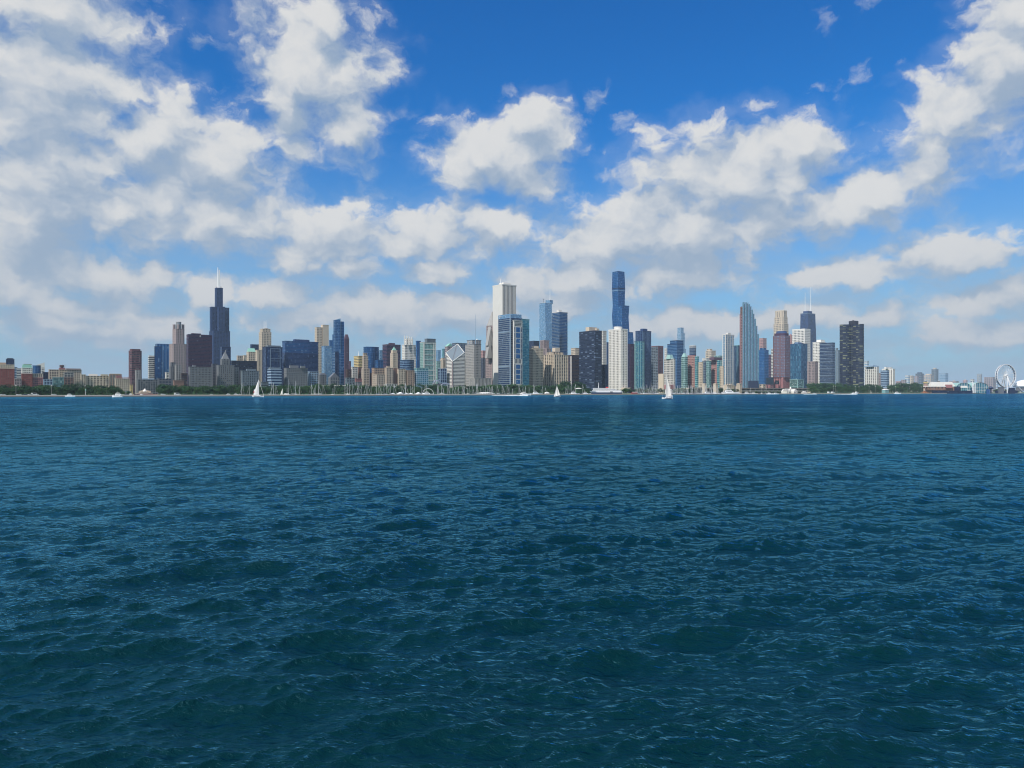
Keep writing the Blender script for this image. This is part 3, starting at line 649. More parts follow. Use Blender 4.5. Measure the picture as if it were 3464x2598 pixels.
t.tier(955, 1076, 1193, w='steel', g='g_navy', style='band', fp=3.6, bf=.4, xc=965)
t.tier(955, 1076, 1153, w='steel', g='g_blue', style='band', fp=4.0, bf=.45, xc=965, name='pale_striped_top')
t.block('penthouse', 991, 1047, 1147.5, mat='steel', r=.3)
t = simple('arcaded_grey_block', 'shaded grey stone block with a colonnade below its cornice, before the wide navy slab', 590, [(961, 1040, 1262), (961, 1040, 1245, dict(style='vert', bp=5.5, pf=.4, name='colonnade'))], w='stone', g='g_dark', fp=5, bp=5, bf=.6, pf=.55, r=.35)
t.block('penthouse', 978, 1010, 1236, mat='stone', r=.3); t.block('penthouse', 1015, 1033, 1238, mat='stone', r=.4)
simple('pale_window_block', 'pale grey block with dark square windows right of the colonnaded block', 600, [(1041, 1077, 1257)], w='paleblue', g='g_dark', fp=6.4, bp=5.5, bf=.35, pf=.35, r=.6)
simple('low_stone_house', 'low shaded grey stone house with roof vents right of pale window block', 590, [(1077, 1104, 1268)], w='stone', g='g_dark', style='vgrid', fp=6, bp=6, r=.6).hip('slate_roof', 1078, 1103, 1262, 'dgrey', r=.6, k=.7)
t = Tower('notched_pale_tower', 'tall pale concrete tower stepped down on its left side', 1250)
t.tier(1065, 1090, 1107, w='cream', g='g_dark', fp=4.6, bp=4.4, bf=.4, pf=.5, r=.9)
t.tier(1086, 1112, 1099, w='cream', g='g_dark', style='vert', bp=8, pf=.75, base=True, r=.8, dd=10, name='tall_half')
simple('blue_mirror_block', 'light blue mirror block before the notched pale tower', 900, [(1088, 1127, 1170)], w='lblue', g='g_lblue', style='band', fp=4.2, bf=.3, r=.8)
simple('small_blue_tower', 'small blue tower peeping between the mirror block and sharp blue tower', 1400, [(1114, 1125, 1151)], w='midblue', g='g_blue', style='curtain')
t = Tower('sharp_blue_tower', 'slender light blue glass tower with a slanted knife-like top', 760)
t.tier(1125, 1163, 1191, w='lblue', g='g_blue', style='band', fp=4.4, bf=.14, r=.6, bw='paleblue', roof=False)
t.tier(1128.5, 1152, 1082, w='lblue', g='g_blue', style='curtain', fp=4.4, bf=.14, pf=.04, r=.7, roof=False, base=True, dd=-6, name='knife_half')
P_, near_ = t.tops; z1_ = t.zt; zz_ = t.zz(1076, near_)
mb = MB(); mb.add([(p[0], p[1], z1_) for p in P_] + [(P_[1][0], P_[1][1], zz_), (P_[2][0], P_[2][1], zz_)], [(0, 1, 4), (1, 2, 5, 4), (2, 3, 5), (3, 0, 4, 5)]); mb.build('slanted_top', MATS['g_lblue'], t.o)
t.tier(1151, 1164, 1087.5, w='lblue', g='g_blue', style='curtain', fp=4.4, bf=.14, pf=.04, r=1, roof=False, base=True, dd=4, name='right_half')
t.tier(1125, 1133, 1131, w='midblue', g='g_blue', style='curtain', r=1.2, roof=False, base=True, dd=8, name='left_wing')
t.tier(1134, 1146, 1189, w='navy', g='g_navy', style='curtain', r=.5, roof=False, base=True, dd=-22, name='dark_inset')
t = simple('plum_tower', 'plum coloured tower with a sloping right shoulder behind sharp blue tower', 1100, [(1163, 1181, 1146)], w='purple', g='g_black', style='vert', bp=4, r=.7, pf=.5)
t.hip('sloping_crown', 1163, 1181, 1131.5, 'purple', r=.7, k=.55)
simple('plum_wing', 'low plum coloured wing right of the plum tower', 1080, [(1180, 1187, 1222)], w='purple', g='g_black')
t = simple('gabled_dark_hall', 'shaded stone hall with a steep gabled roof and tall windows above the trees', 560, [(1111, 1148, 1277)], w='stone', g='g_black', style='vgrid', fp=9, bp=6, r=.5, roof=False)
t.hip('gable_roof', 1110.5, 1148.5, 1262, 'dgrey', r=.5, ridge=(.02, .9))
simple('dark_brick_cube', 'dark brick cube left of the small white window block', 620, [(1170, 1189, 1250)], w='dbrown', g='g_dark', r=.8)
simple('low_grey_house', 'low grey house with white window bays left of the red roofed one', 545, [(1167, 1200, 1278)], w='bluestone', g='g_dark', fp=7, bp=8, r=.4)
simple('red_roofed_house', 'low building with a long dull red roof band', 540, [(1200, 1224, 1292, dict(w='stone')), (1200, 1224, 1281, dict(style='blank', w='rose', name='red_roof'))], g='g_dark', r=.4, fp=7, bp=7)
t = simple('yellow_spire_block', 'cream yellow office with a small white spire at its corner', 1000, [(1197, 1226, 1204)], w='yellow', g='g_warm', style='band', fp=4.4, bf=.55, xc=1213)
t.mast('spire', 1213.5, 1188, 1205, 1.0)
simple('white_window_block', 'small white block with dark windows below the yellow office', 650, [(1188, 1210, 1241)], w='offwhite', g='g_dark', fp=6.2, bp=6.2, r=.5)
simple('russet_side_block', 'russet brown block between the white window block and beige setback tower', 660, [(1209, 1224, 1242)], w='brown', g='g_dark', fp=6.2, bp=6.2, r=.8)
simple('beige_setback_tower', 'beige setback tower rising before the wide blue glass block', 620, [(1223, 1250, 1247), (1226, 1245, 1204), (1228, 1242, 1194, dict(fp=6))], w='beige', g='g_dark', style='grid', fp=4.8, bp=4.4, r=.7)
simple('wide_blue_glass_block', 'wide blue glass block with a curved crown left of the black tower', 1100, [(1228, 1281, 1193), (1230, 1281, 1173, dict(name='crown'))], w='midblue', g='g_blue', style='curtain', poly=bowfront(.5, 9, .1), fp=5, bp=6, bf=.08, pf=.06)
simple('pale_blue_sliver', 'pale blue glass block just left of the black tower', 1150, [(1279, 1296, 1185)], w='lblue', g='g_lblue', style='curtain')
simple('low_blue_block', 'low blue glass block between the wide blue block and black tower', 1000, [(1270, 1296, 1218)], w='midblue', g='g_blue', style='curtain', fp=9, bp=7)
t = simple('black_tower', 'broad black tower standing behind the slim green-capped tower', 1050, [(1294, 1355, 1165)], w='purple', g='g_black', style='band', fp=4, bf=.4, r=.6)
t.block('penthouse', 1314, 1336, 1160, mat='purple', r=.4)
t = Tower('green_capped_tower', 'slim white terracotta tower with a pointed green cap', 720)
t.tier(1320.5, 1345.5, 1194, w='cream', g='g_warm', style='vgrid', fp=5.4, bp=4.4, pf=.55, r=.9)
t.tier(1323, 1343, 1185, w='cream', g='g_warm', style='vgrid', fp=5, bp=4, pf=.55, r=.9)
t.hip('green_cap', 1324, 1342, 1174, 'copper', r=.9, k=.08); t.mast('finial', 1333, 1170, 1176, .5, 'copper')
t = Tower('finned_white_tower', 'white tower whose narrow crown carries tall white fins', 1350)
t.tier(1360, 1407, 1166, w='white', g='g_dark', fp=4.6, bp=4.2, bf=.42, pf=.42, xc=1369)
t.tier(1367, 1397, 1145, w='white', g='g_dark', style='hgrid', fp=4.4, bp=7, pf=.3, r=.7, roof=False)
for q_, y_ in ((1368, 1137), (1374.5, 1137), (1381, 1137.5), (1387, 1141), (1393.5, 1141)): 
    x_, yy_ = t.L(q_, -22); mb = MB(); mb.box(x_ - .9, x_ + .9, yy_ - 1.5, yy_ + 1.5, t.zz(1168), t.zz(y_)); mb.build('fin', MATS['white'], t.o)
simple('round_banded_block', 'rounded blue banded office before the white finned tower', 800, [(1353, 1400, 1217)], w='lblue', g='g_navy', style='band', poly=bowfront(.6, 11, .22), fp=4.8, bf=.35)
simple('slim_blue_slab', 'slim blue glass slab left of the green glass tower', 1200, [(1407, 1423, 1153)], w='midblue', g='g_blue', style='curtain', bf=.06, r=.6)
t = Tower('green_glass_tower', 'green glass tower with white frame lines and an open ribbed crown', 650)
t.tier(1421, 1474.5, 1157, w='offwhite', g='g_green', style='grid', fp=4.6, bp=4.4, bf=.30, pf=.20, r=.45, pw='sea', bw='sea')
P_, near_ = t.tops; a, b_ = Vector(P_[0]), Vector(P_[1]); e = (b_ - a); n = Vector((e.y, -e.x)).normalized(); rev = lambda m_: setattr(m_, 'f', [tuple(reversed(f)) for f in m_.f])
def strip(tw, name, a, e, n, u0, u1, za, zb, mat, d0=.3, d1=.95):
    p0 = a + e * u0; p1 = a + e * u1; q = [tuple(p0 + n * d0), tuple(p0 + n * d1), tuple(p1 + n * d1), tuple(p1 + n * d0)]
    mb = MB(); mb.prism(q, za, q, zb); return mb.build(name, MATS[mat], tw.o)
for py_ in (1164, 1184, 1202, 1219, 1236, 1254, 1271, 1287): strip(t, 'white_band', a, e, n, 0, 1, t.zz(py_), t.zz(py_ - 1.6), 'white')
for u_ in (0, .06, .80, .91, .965): strip(t, 'white_column', a, e, n, u_, u_ + .03, 0, t.zt, 'white', .3, .8)
t.tier(1437, 1473.5, 1145.5, w='bluestone', g='g_dark', style='vert', bp=3.6, pf=.5, name='ribbed_crown', r=.45)
simple('glazed_midrise', 'glazed mid-rise with white ribs along its roof, before the green glass tower', 600, [(1402, 1449, 1254), (1402, 1449, 1245, dict(style='vert', bp=4.4, w='sea', name='ribbed_top'))], w='paleblue', g='g_teal', style='hgrid', fp=5.4, bp=6, bf=.3, pf=.2, r=.4)
simple('far_pale_blue_tower', 'hazy pale blue tower with twin tops between green tower and diamond roof', 1900, [(1475, 1491, 1185), ], w='lblue', g='g_lblue', style='curtain')
simple('greenish_glass_block', 'greenish glass block right behind the green glass tower', 720, [(1472, 1490, 1222)], w='sea', g='g_green', style='hgrid', fp=4.6, bp=5, bf=.35, pf=.3)
simple('cream_ribbed_tower', 'cream ribbed tower left of the diamond-roofed tower', 900, [(1489, 1511, 1216), (1492, 1505, 1211)], w='cream', g='g_dark', style='vert', bp=5, pf=.5)
simple('navy_lined_block', 'navy block with pale vertical lines left of the diamond-roofed tower', 640, [(1482, 1511, 1247)], w='paleblue', g='g_navy', style='vgrid', bp=7, pf=.14, bf=.2, fp=8, r=.6)
simple('teal_sliver', 'thin teal glass slab beside the green pitched roof tower', 1350, [(1496, 1507, 1180)], w='teal', g='g_teal', style='curtain')
t = simple('pitched_roof_tower', 'beige tower with a green pitched roof behind the diamond roof', 1300, [(1505, 1535, 1172)], w='granite', g='g_navy', style='grid', r=.6, fp=6, bp=6)
t.hip('green_pitched_roof', 1504, 1536, 1162, 'copper', r=.6, ridge=(.02, 1))
simple('blue_grey_slab', 'broad blue-grey tower behind the diamond roof, right side', 1250, [(1529, 1579, 1160)], w='bluestone', g='g_navy', style='vgrid', fp=5, bp=5, bf=.25, pf=.3, r=.6)

# ---------- the diamond-topped tower
def diamond_tower():
    t = Tower('diamond_roof_tower', 'white banded tower sliced into a tilted diamond-shaped glass roof', 640)
    t._root(1508, 1573); r = 1.0
    P, near = t.foot(1508, 1571, rect(.92)); Pl = [Vector(p) for p in P]
    # near vertical edge is the south-east corner P[0]; far corner P[2]
    zl = t.zz(1224, near); zs = t.zz(1194, t.D); zf = 2 * zs - zl
    c0 = Vector((*P[0], zl)); c1 = Vector((*P[1], zs)); c3 = Vector((*P[3], zs)); nrm = (c1 - c0).cross(c3 - c0).normalized()
    if nrm.z < 0: nrm = -nrm
    def cut(mb, name, mat, off=0.0, parent=None, kind=None):
        me = bpy.data.meshes.new(name); me.from_pydata(mb.v, [], mb.f); bm = bmesh.new(); bm.from_mesh(me)
        bmesh.ops.bisect_plane(bm, geom=bm.verts[:] + bm.edges[:] + bm.faces[:], plane_co=c0 + nrm * off, plane_no=nrm, clear_outer=True)
        eds = [e_ for e_ in bm.edges if e_.is_boundary]
        if eds: bmesh.ops.holes_fill(bm, edges=eds)
        bmesh.ops.recalc_face_normals(bm, faces=bm.faces); bm.to_mesh(me); bm.free(); me.materials.append(MATS[mat])
        o = bpy.data.objects.new(name, me); COL.objects.link(o); o.parent = parent or t.o
        if kind: o['kind'] = kind
        return o
    mb = MB(); mb.prism(P, -2, P, zf + 5); core = cut(mb, 'shaft', 'g_dark')
    mb = MB(); A = offset(P, .5); fh = 4.7 * near / F; z = 0
    while z < zf: mb.prism(A, z, A, z + fh * .56); z += fh
    cut(mb, 'floor_band', 'white', 0.0, core, 'stuff')
    # sloping roof: two glass halves split by a dark cleft, white rim
    Cn = [Vector((*P[0], zl)), Vector((*P[1], zs)), Vector((*P[2], zf)), Vector((*P[3], zs))]
    up = nrm
    def sheet(name, pts, mat, h, th=.5):
        mb = MB(); n_ = len(pts); mb.v = [tuple(p + up * h) for p in pts] + [tuple(p + up * (h + th)) for p in pts]
        mb.f = [tuple(range(n_))[::-1], tuple(n_ + i for i in range(n_))] + [(i, (i + 1) % n_, n_ + (i + 1) % n_, n_ + i) for i in range(n_)]
        return mb.build(name, MATS[mat], t.o)
    a0, a1, a2, a3 = Cn
    def mixp(*w): return sum((c * k for c, k in zip(Cn, w)), Vector())
    sheet('roof_pane', [mixp(.97, .03, 0, 0), a1, mixp(0, .03, .97, 0)], 'bluestone', .3)
    sheet('roof_pane', [mixp(.95, 0, 0, .05), mixp(0, 0, .90, .10), a3], 'bluestone', .3)
    sheet('roof_cleft', [mixp(.97, .03, 0, 0), mixp(0, .03, .97, 0), mixp(0, 0, .90, .10), mixp(.95, 0, 0, .05)], 'dgrey', .05, .2)
    for p, q in ((a0, a1), (a1, a2), (a2, a3), (a3, a0)):
        mb = MB(); mb.tube(tuple(p + up * .6), tuple(q + up * .6), .9, n=4); mb.build('roof_rim', MATS['white'], t.o)
    mb = MB(); mb.tube((P[0][0], P[0][1], 0), (P[0][0], P[0][1], zl), 1.6, 1.6, n=4); mb.build('corner_groove', MATS['granite'], t.o)
    t.tier(1562, 1574, 1214, w='cream', g='g_dark', style='vert', bp=5, pf=.6, base=True, dd=10, name='rear_wing', xc=1564, roof=False)
diamond_tower()
t = Tower('mast_topped_tower', 'broad pale stone tower with penthouse and one very tall mast', 700)
t.tier(1574, 1627, 1164, w='greystone', g='g_dark', fp=4.6, bp=4.2, bf=.5, pf=.45, xc=1604, roofw='dgrey')
t.tier(1580, 1627, 1150, w='greystone', g='g_lblue', fp=7, bp=8, pf=.4, r=.9, dd=6, name='penthouse', roofw='dgrey')
t.mast('mast', 1609, 1064, 1164, .9, 'paleblue', .35, -20); t.mast('roof_dome', 1613.5, 1146, 1151, 2.2, 'white', .4)
simple('ribbed_grey_podium', 'low grey ribbed block with plants on its roof, foot of the mast tower', 560, [(1587, 1662, 1279)], w='greystone', g='g_dark', style='vert', bp=4.8, pf=.6, xc=1606)
simple('pink_top_tower', 'small pinkish tower top right of the mast tower', 1350, [(1627, 1643, 1186)], w='pink', g='g_dark', style='grid')
simple('dark_slot_tower', 'dark narrow building between the mast tower and faceted tower', 900, [(1627, 1644, 1211)], w='dgrey', g='g_black', style='vert', bp=5, pf=.3)
t = Tower('faceted_spire_tower', 'grey stone tower with pointed chevron gables behind the tall white slab tower', 760)
t.tier(1643, 1686, 1160, w='granite', g='g_dark', style='vgrid', fp=4.6, bp=4.6, bf=.35, pf=.45, r=1, poly=chamf(1, .14), rh=.1)
t.tier(1645.5, 1684, 1101, w='granite', g='g_dark', style='vgrid', fp=4.6, bp=4.6, bf=.35, pf=.45, r=1, poly=chamf(1, .2), roof=False)
t.hip('pointed_roof', 1646.5, 1683, 1054, 'greystone', k=.04, poly=chamf(1, .2))
for k_, (a_, b__) in enumerate(((1171, 1108), (1213, 1142))):
    x_, y_ = t.L(1660 - k_ * 2, -26); mb = MB()
    mb.add([(x_ - 8, y_ + 2, t.zz(a_)), (x_ + 8, y_ + 2, t.zz(a_)), (x_, y_ - 1, t.zz(b__)), (x_ - 8, y_ + 12, t.zz(a_)), (x_ + 8, y_ + 12, t.zz(a_)), (x_, y_ + 12, t.zz(b__))], [(0, 1, 2), (3, 5, 4), (0, 2, 5, 3), (1, 4, 5, 2), (0, 3, 4, 1)])
    mb.build('chevron_gable', MATS['greystone'], t.o)
t = Tower('white_slab_tower', 'very tall white tower with close vertical ribs, left face plain', 720)
t.tier(1668, 1745, 962, w='offwhite', g='g_black', style='vert', bp=4.6, pf=.5, pd=1.1, xc=1700, rh=1.6)
P_, near_ = t.tops; a, b_ = Vector(P_[3]), Vector(P_[0]); e = (b_ - a); n = Vector((e.y, -e.x)).normalized(); strip(t, 'plain_face', a, e, n, 0, 1, 0, t.zt - 2, 'offwhite', .1, 1.25)
t.block('penthouse', 1689, 1728, 955, mat='white', r=.8, dd=8); t.mast('antenna', 1693.5, 943, 957, .8); t.mast('antenna', 1709, 952, 957, .5)
t = Tower('blue_banded_tower', 'blue glass tower with fine bands and small winged emblem, before white tower', 610)
t.tier(1685.5, 1764, 1075, w='bluestone', g='g_navy', style='band', fp=5.4, bf=.35, xc=1726, roof=False)
t.tier(1685.5, 1764, 1061.5, w='lblue', g='g_lblue', style='band', fp=3.6, bf=.3, bw='lblue', xc=1726, roof=False, name='pale_crown')
P_, near_ = t.tops; a, b_ = Vector(P_[3]), Vector(P_[0]); e = (b_ - a); n = Vector((e.y, -e.x)).normalized()
for u_ in (.10, .22): strip(t, 'emblem', a, e, n, u_, u_ + .06, t.zz(1073), t.zz(1070), 'offwhite', .35, .8)
for py_ in (1124, 1240): 
    for k_ in range(12): strip(t, 'louvre', a, e, n, .05 + k_ * .078, .09 + k_ * .078, t.zz(py_ + 3), t.zz(py_ - 2), 'paleblue', .35, .7)
t.mast('corner_shaft', 1726, 1062, 1300, 1.2, 'paleblue', 1.2, -34)
t = Tower('white_laddered_tower', 'narrow blue tower front laced with white ladder-like framing', 575)
t.tier(1735, 1767, 1084, w='offwhite', g='g_navy', style='blank', xc=1737)
P_, near_ = t.tops; a, b_ = Vector(P_[0]), Vector(P_[1]); e = (b_ - a); n = Vector((e.y, -e.x)).normalized()
ys = [1106, 1125.5, 1144, 1161, 1178.5, 1197, 1214, 1232, 1249, 1266, 1283, 1300]
for y0_, y1_ in zip(ys[:-1], ys[1:]):
    if y0_ == 1214: 
        for k_ in range(5): strip(t, 'vent_slot', a, e, n, .12 + k_ * .16, .2 + k_ * .16, t.zz(y1_ - 3), t.zz(y0_ + 1), 'g_black', .03, .10)
        continue
    strip(t, 'glass_panel', a, e, n, .26, .74, t.zz(y1_ - 1.5), t.zz(y0_ + 1.5), 'g_blue', .05, .25)
    for uu in (.06, .84):
        for k_ in range(4): zt_ = t.zz(y0_ + 1 + k_ * 4.3); strip(t, 'small_window', a, e, n, uu, uu + .10, zt_ - 2.2, zt_, 'g_navy', .05, .2)
for k_ in range(4): strip(t, 'top_louvre', a, e, n, .1, .9, t.zz(1103 - k_ * 4.4), t.zz(1101 - k_ * 4.4), 'g_dark', .05, .2)
t = simple('ribbed_blue_tower', 'blue glass tower with thin white ribs behind the laddered front', 625, [(1733, 1766, 1074)], w='paleblue', g='g_navy', style='vert', bp=4.6, pf=.25, xc=1735)
simple('teal_glass_tower', 'teal glass tower attached right of the white laddered front', 600, [(1764.5, 1790.5, 1079)], w='teal', g='g_teal', style='band', fp=4.6, bf=.14, xc=1766, bw='teal')
simple('dark_blue_box_tower', 'plain dark blue tower top between teal tower and pale glass tower', 1300, [(1790, 1826, 1153)], w='navy', g='g_black', style='band', fp=3.6)
t = Tower('pale_glass_tower', 'tall pale blue glass tower with a thin spire', 1250)
t.tier(1824.5, 1871.5, 1092, w='lblue', g='g_lblue', style='band', fp=5, bf=.14, poly=chamf(.8, .12), roof=False)
t.tier(1824.5, 1867, 1024, w='lblue', g='g_lblue', style='band', fp=5, bf=.14, poly=chamf(.8, .12), roofw='offwhite', rh=.3)
t.tier(1846, 1870, 1014.5, w='lblue', g='g_lblue', style='vert', bp=4, pf=.14, poly=chamf(1, .2), roof=False, dd=14)
t.mast('spire', 1860.6, 967, 1016, 1.1, 'mast', .4); t.mast('crane_mast', 1838, 1011, 1024, .8, 'dgrey', .8)
x_, y_ = t.L(1838); mb = MB(); mb.box(x_ - 3, x_ + 4, y_ - .5, y_ + .5, t.zz(1012.5), t.zz(1011)); mb.build('crane_arm', MATS['dgrey'], t.o)
t = Tower('rippling_balcony_tower', 'dark tower wrapped in thin rippling white balcony slabs', 800)
t.tier(1867.5, 1919.5, 1055, w='offwhite', g='g_blue', style='band', fp=4.2, bf=.26, bd=1.1, xc=1893, bw='bluestone'); t.block('penthouse', 1883, 1900, 1048, mat='offwhite', r=.8)
simple('beige_step_tower', 'beige stepped tower before the pale glass tower', 950, [(1837, 1864, 1179), (1827, 1857, 1151, dict(base=True, dd=20, name='tall_half'))], w='granite', g='g_dark', style='vert', bp=4.6, pf=.5)
t = Tower('corner_grid_tower', 'tan gridded apartment tower with a crown of dark openings', 640)
t.tier(1783, 1837, 1178, w='cream', g='g_warm', fp=4.6, bp=4.6, bf=.42, pf=.35, xc=1803.5); t.block('penthouse', 1799, 1822, 1170, mat='cream', r=.7)
t = Tower('three_slab_block', 'broad apartment block of cream walls with dark window strips', 650)
t.tier(1837, 1921.5, 1199, w='cream', g='g_warm', style='vgrid', fp=4.2, bp=9, bf=.25, pf=.34, xc=1875, rh=.3, pd=.9)
t.tier(1850, 1905, 1190, yb=1200, w='cream', g='g_warm', style='vert', bp=6, xc=1868, roofw='dgrey'); t.block('penthouse', 1868, 1894, 1176, yb=1192, mat='cream', r=.8)
t = simple('dark_strip_block', 'dark brown block with two white wall strips left of the blue-black slab', 760, [(1922, 1961, 1201)], w='dbrown', g='g_black', style='band', fp=4, xc=1935)
P_, near_ = t.tops; a, b_ = Vector(P_[3]), Vector(P_[0]); e = (b_ - a); n = Vector((e.y, -e.x)).normalized()
for u_ in (.58, .82): strip(t, 'white_strip', a, e, n, u_, u_ + .1, 0, t.zt - 3, 'offwhite', .2, .8)
simple('cream_top_block', 'cream building top showing above the dark strip block', 1000, [(1932, 1962, 1177)], w='cream', g='g_dark', fp=5, bp=5)
# ---------- centre right
t = Tower('blue_black_slab', 'wide blue-black slab with scattered pale window streaks and cream penthouse', 700)
t.tier(1959.5, 2036, 1118, w='navy', g='g_stream', style='band', fp=4.2, bf=.34, xc=2013)
t.block('penthouse', 1981, 2020, 1106, mat='cream', r=.5); t.block('penthouse', 2012, 2027, 1111, mat='cream', r=.8)
simple('white_punched_tower', 'slim white tower with punched windows right of blue-black slab', 1000, [(2034, 2051.5, 1119)], w='offwhite', g='g_warm', fp=4.6, bp=4.6, xc=2040)
simple('dark_blue_sliver', 'narrow dark blue block beside white ribbed tower, left', 1100, [(2047, 2060, 1158)], w='midblue', g='g_navy', style='curtain')
simple('low_navy_infill', 'low navy block between blue-black slab and white ribbed tower', 690, [(2034, 2062, 1234)], w='navy', g='g_navy', style='curtain')
def wavy_tower():
    t = Tower('wavy_blue_tower', 'tallest blue glass tower at right of centre, in three wavering stems', 880)
    t._root(2071, 2143)
    def stem(name, prof, r, dd):
        secs = []
        for (py, x0, x1) in prof:
            P, near = t.foot(x0, x1, rect(r), dd); secs.append((t.zz(py, near), P))
        secs[0] = (-2, secs[0][1])
        t.loft(name, secs, 'curtain', 'midblue', 'g_blue', True, 'midblue', near, fp=4.6, bp=5.5, bf=.16, pf=.07, rh=.1); t.zt = secs[-1][0]
        return secs
    A = [(1330, 2071, 2112), (1190, 2074, 2111), (1108, 2073, 2109), (1066, 2070.5, 2110), (1032, 2073, 2113), (972, 2070.5, 2114.5), (945, 2071, 2113.5), (917, 2072, 2112)]
    stem('tall_stem', A, .9, 20)
    stem('middle_stem', [(1330, 2085, 2128), (1190, 2086, 2126), (1122, 2084, 2129), (1072, 2085, 2126), (1032.5, 2084, 2128.5)], .9, -6)
    stem('low_stem', [(1330, 2106, 2141), (1160, 2108, 2143.5), (1123, 2106, 2141)], .9, -30)
    P, near = t.foot(2070.2, 2114.6, rect(.9), 20); Po = offset(P, .35)
    mb = MB(); mb.prism(Po, t.zz(976, near), Po, t.zz(972.5, near)); mb.build('dark_vent_floor', MATS['navy'], t.o)
    mb = MB(); P2, n2 = t.foot(2070.2, 2114.3, rect(.9), 20); A2 = offset(P2, .5); mb.prism(A2, t.zz(983, near), A2, t.zz(980, near)); mb.build('pale_vent_floor', MATS['lblue'], t.o)
    t.mast('antenna', 2091, 911, 918, .4, 'grey')
wavy_tower()
t = Tower('white_ribbed_tower', 'bright white ribbed apartment tower with a round rooftop drum', 600)
t.tier(2059.5, 2122.5, 1113, w='white', g='g_warm', style='vgrid', fp=4.7, bp=5.6, bf=.30, pf=.45, xc=2101, pd=.7, rh=1.3)
t.block('rooftop_drum', 2076, 2105, 1104.5, mat='white', poly=ngon(20, .8))
t.block('podium', 2100, 2133, 1311, 1319, mat='cream', r=.8, dd=-25)
simple('maroon_glass_tower', 'dark maroon glass tower right of white ribbed tower', 760, [(2117, 2147.5, 1164)], w='maroon', g='g_black', style='vert', bp=4.4, pf=.3)
t = Tower('stepped_blue_tower', 'dark blue glass tower with a rounded lower half in front', 690)
t.tier(2150, 2202.5, 1119, w='steel', g='g_navy', style='curtain', fp=4.4, poly=chamf(.6, .1), xc=None, pw='lblue', bw='steel')
t.block('penthouse', 2166, 2190, 1111.5, mat='steel', r=.6)
t.tier(2146.5, 2181, 1153.5, base=True, w='steel', g='g_teal', style='vgrid', fp=4.4, bp=4.2, bf=.2, pf=.12, poly=ngon(18, .8), dd=-30, name='rounded_half', pw='sea')
t = Tower('purple_brick_tower', 'dark glass tower with a purple brick right side and red roof edge', 900)
t.tier(2203, 2243.5, 1170, w='bluestone', g='g_dark', style='hgrid', fp=4.4, bp=8, bf=.4, pf=.1, xc=2226, roofw='rose')
P_, near_ = t.tops; a, b_ = Vector(P_[0]), Vector(P_[1]); e = (b_ - a); n = Vector((e.y, -e.x)).normalized()
strip(t, 'brick_side', a, e, n, 0, 1, 0, t.zt - 1, 'redgrey', .05, .5)
for i_ in range(28):
    for k_ in range(3): strip(t, 'window', a, e, n, .16 + k_ * .26, .30 + k_ * .26, t.zz(1180 + i_ * 4.6), t.zz(1177.5 + i_ * 4.6), 'g_dark', .52, .60)
simple('blank_cream_box', 'windowless cream box building behind the big right sail', 560, [(2227, 2246, 1264)], w='cream', style='blank', xc=2244, roof=False)
simple('far_white_tower', 'tiny white gridded tower left of the blue setback tower', 1700, [(2248, 2260, 1179)], w='offwhite', g='g_dark', fp=5, bp=4)
t = Tower('hazy_stepped_tower', 'hazy grey-blue stepped tower rising far behind blue setback tower', 2300)
t.tier(2290, 2320, 1180, w='paleblue', g='g_lblue', style='curtain'); t.tier(2291, 2316.5, 1127, w='paleblue', g='g_lblue', style='curtain'); t.tier(2291.5, 2312.5, 1108.5, w='paleblue', g='g_lblue', style='curtain')
simple('blue_setback_tower', 'blue glass tower with a lower left shoulder, behind white lattice block', 950, [(2257.5, 2312, 1163), (2266.5, 2312, 1151.5, dict(name='top_slab'))], w='lblue', g='g_blue', style='band', fp=4.4, bf=.2, xc=2290, roofw='navy')
t = Tower('lattice_block', 'white latticed block with a grey-green roof left of blue setback tower', 640)
t.tier(2246, 2284, 1214, w='offwhite', g='g_dark', fp=6.4, bp=5.2, bf=.35, pf=.35, xc=2278)
t.block('podium', 2244, 2284, 1301, 1316, mat='rose', r=.5, dd=-22)
t.hip('grey_green_roof', 2252, 2280, 1200, 'sea', r=1, k=.6)
simple('round_drum_tower', 'small round tower with an open rooftop ring', 1400, [(2332, 2355, 1177), (2332, 2355, 1169, dict(style='vert', w='offwhite', bp=3.5, name='roof_ring'))], w='bluestone', g='g_navy', style='vgrid', bp=6, pf=.2, poly=ngon(20))
def condo(name, label, off, x, w_, yt, ydark=None):
    t = Tower(name, label, off); sc = w_ / 74.0; q = lambda u: x + u * sc
    t.tier(q(22), q(49), yt - 5, w='rose', g='g_warm', style='vgrid', fp=4.8, bp=5, bf=.35, pf=.5, bw='cream', xc=q(45), name='brick_stem', roofw='rose')
    t.tier(q(0), q(22), yt, w='sea', g='g_green', style='band', fp=5.6, bf=.3, base=True, dd=-22, poly=chamf(.8, .2), name='glass_bay', roofw='sea')
    t.tier(q(46), q(60), yt - 1, w='sea', g='g_teal', style='band', fp=5.6, bf=.3, base=True, dd=-30, name='glass_bay', roofw='sea')
    t.tier(q(58), q(74), yt + 18, w='cream', g='g_warm', style='grid', fp=4.8, bp=5, base=True, dd=-36, name='cream_stem', xc=q(71))
    return t
t = condo('brick_and_green_tower', 'brick and green glass apartment tower with a copper-green dome, left of its twin', 620, 2304.5, 74, 1207)
t.hip('green_dome', 2305, 2326, 1195, 'sea', k=.4, dd=-22, yb=1207)
t = condo('brick_and_green_tower', 'brick and green glass apartment tower under a plum roof slab, right of its twin', 640, 2388, 60, 1221)
t.block('plum_roof_slab', 2400, 2443, 1208, 1217, mat='purple', r=.5)
simple('thin_grey_infill', 'narrow grey-blue block between the twin brick and green towers', 760, [(2376, 2392, 1222)], w='bluestone', g='g_navy', style='band', r=.8)
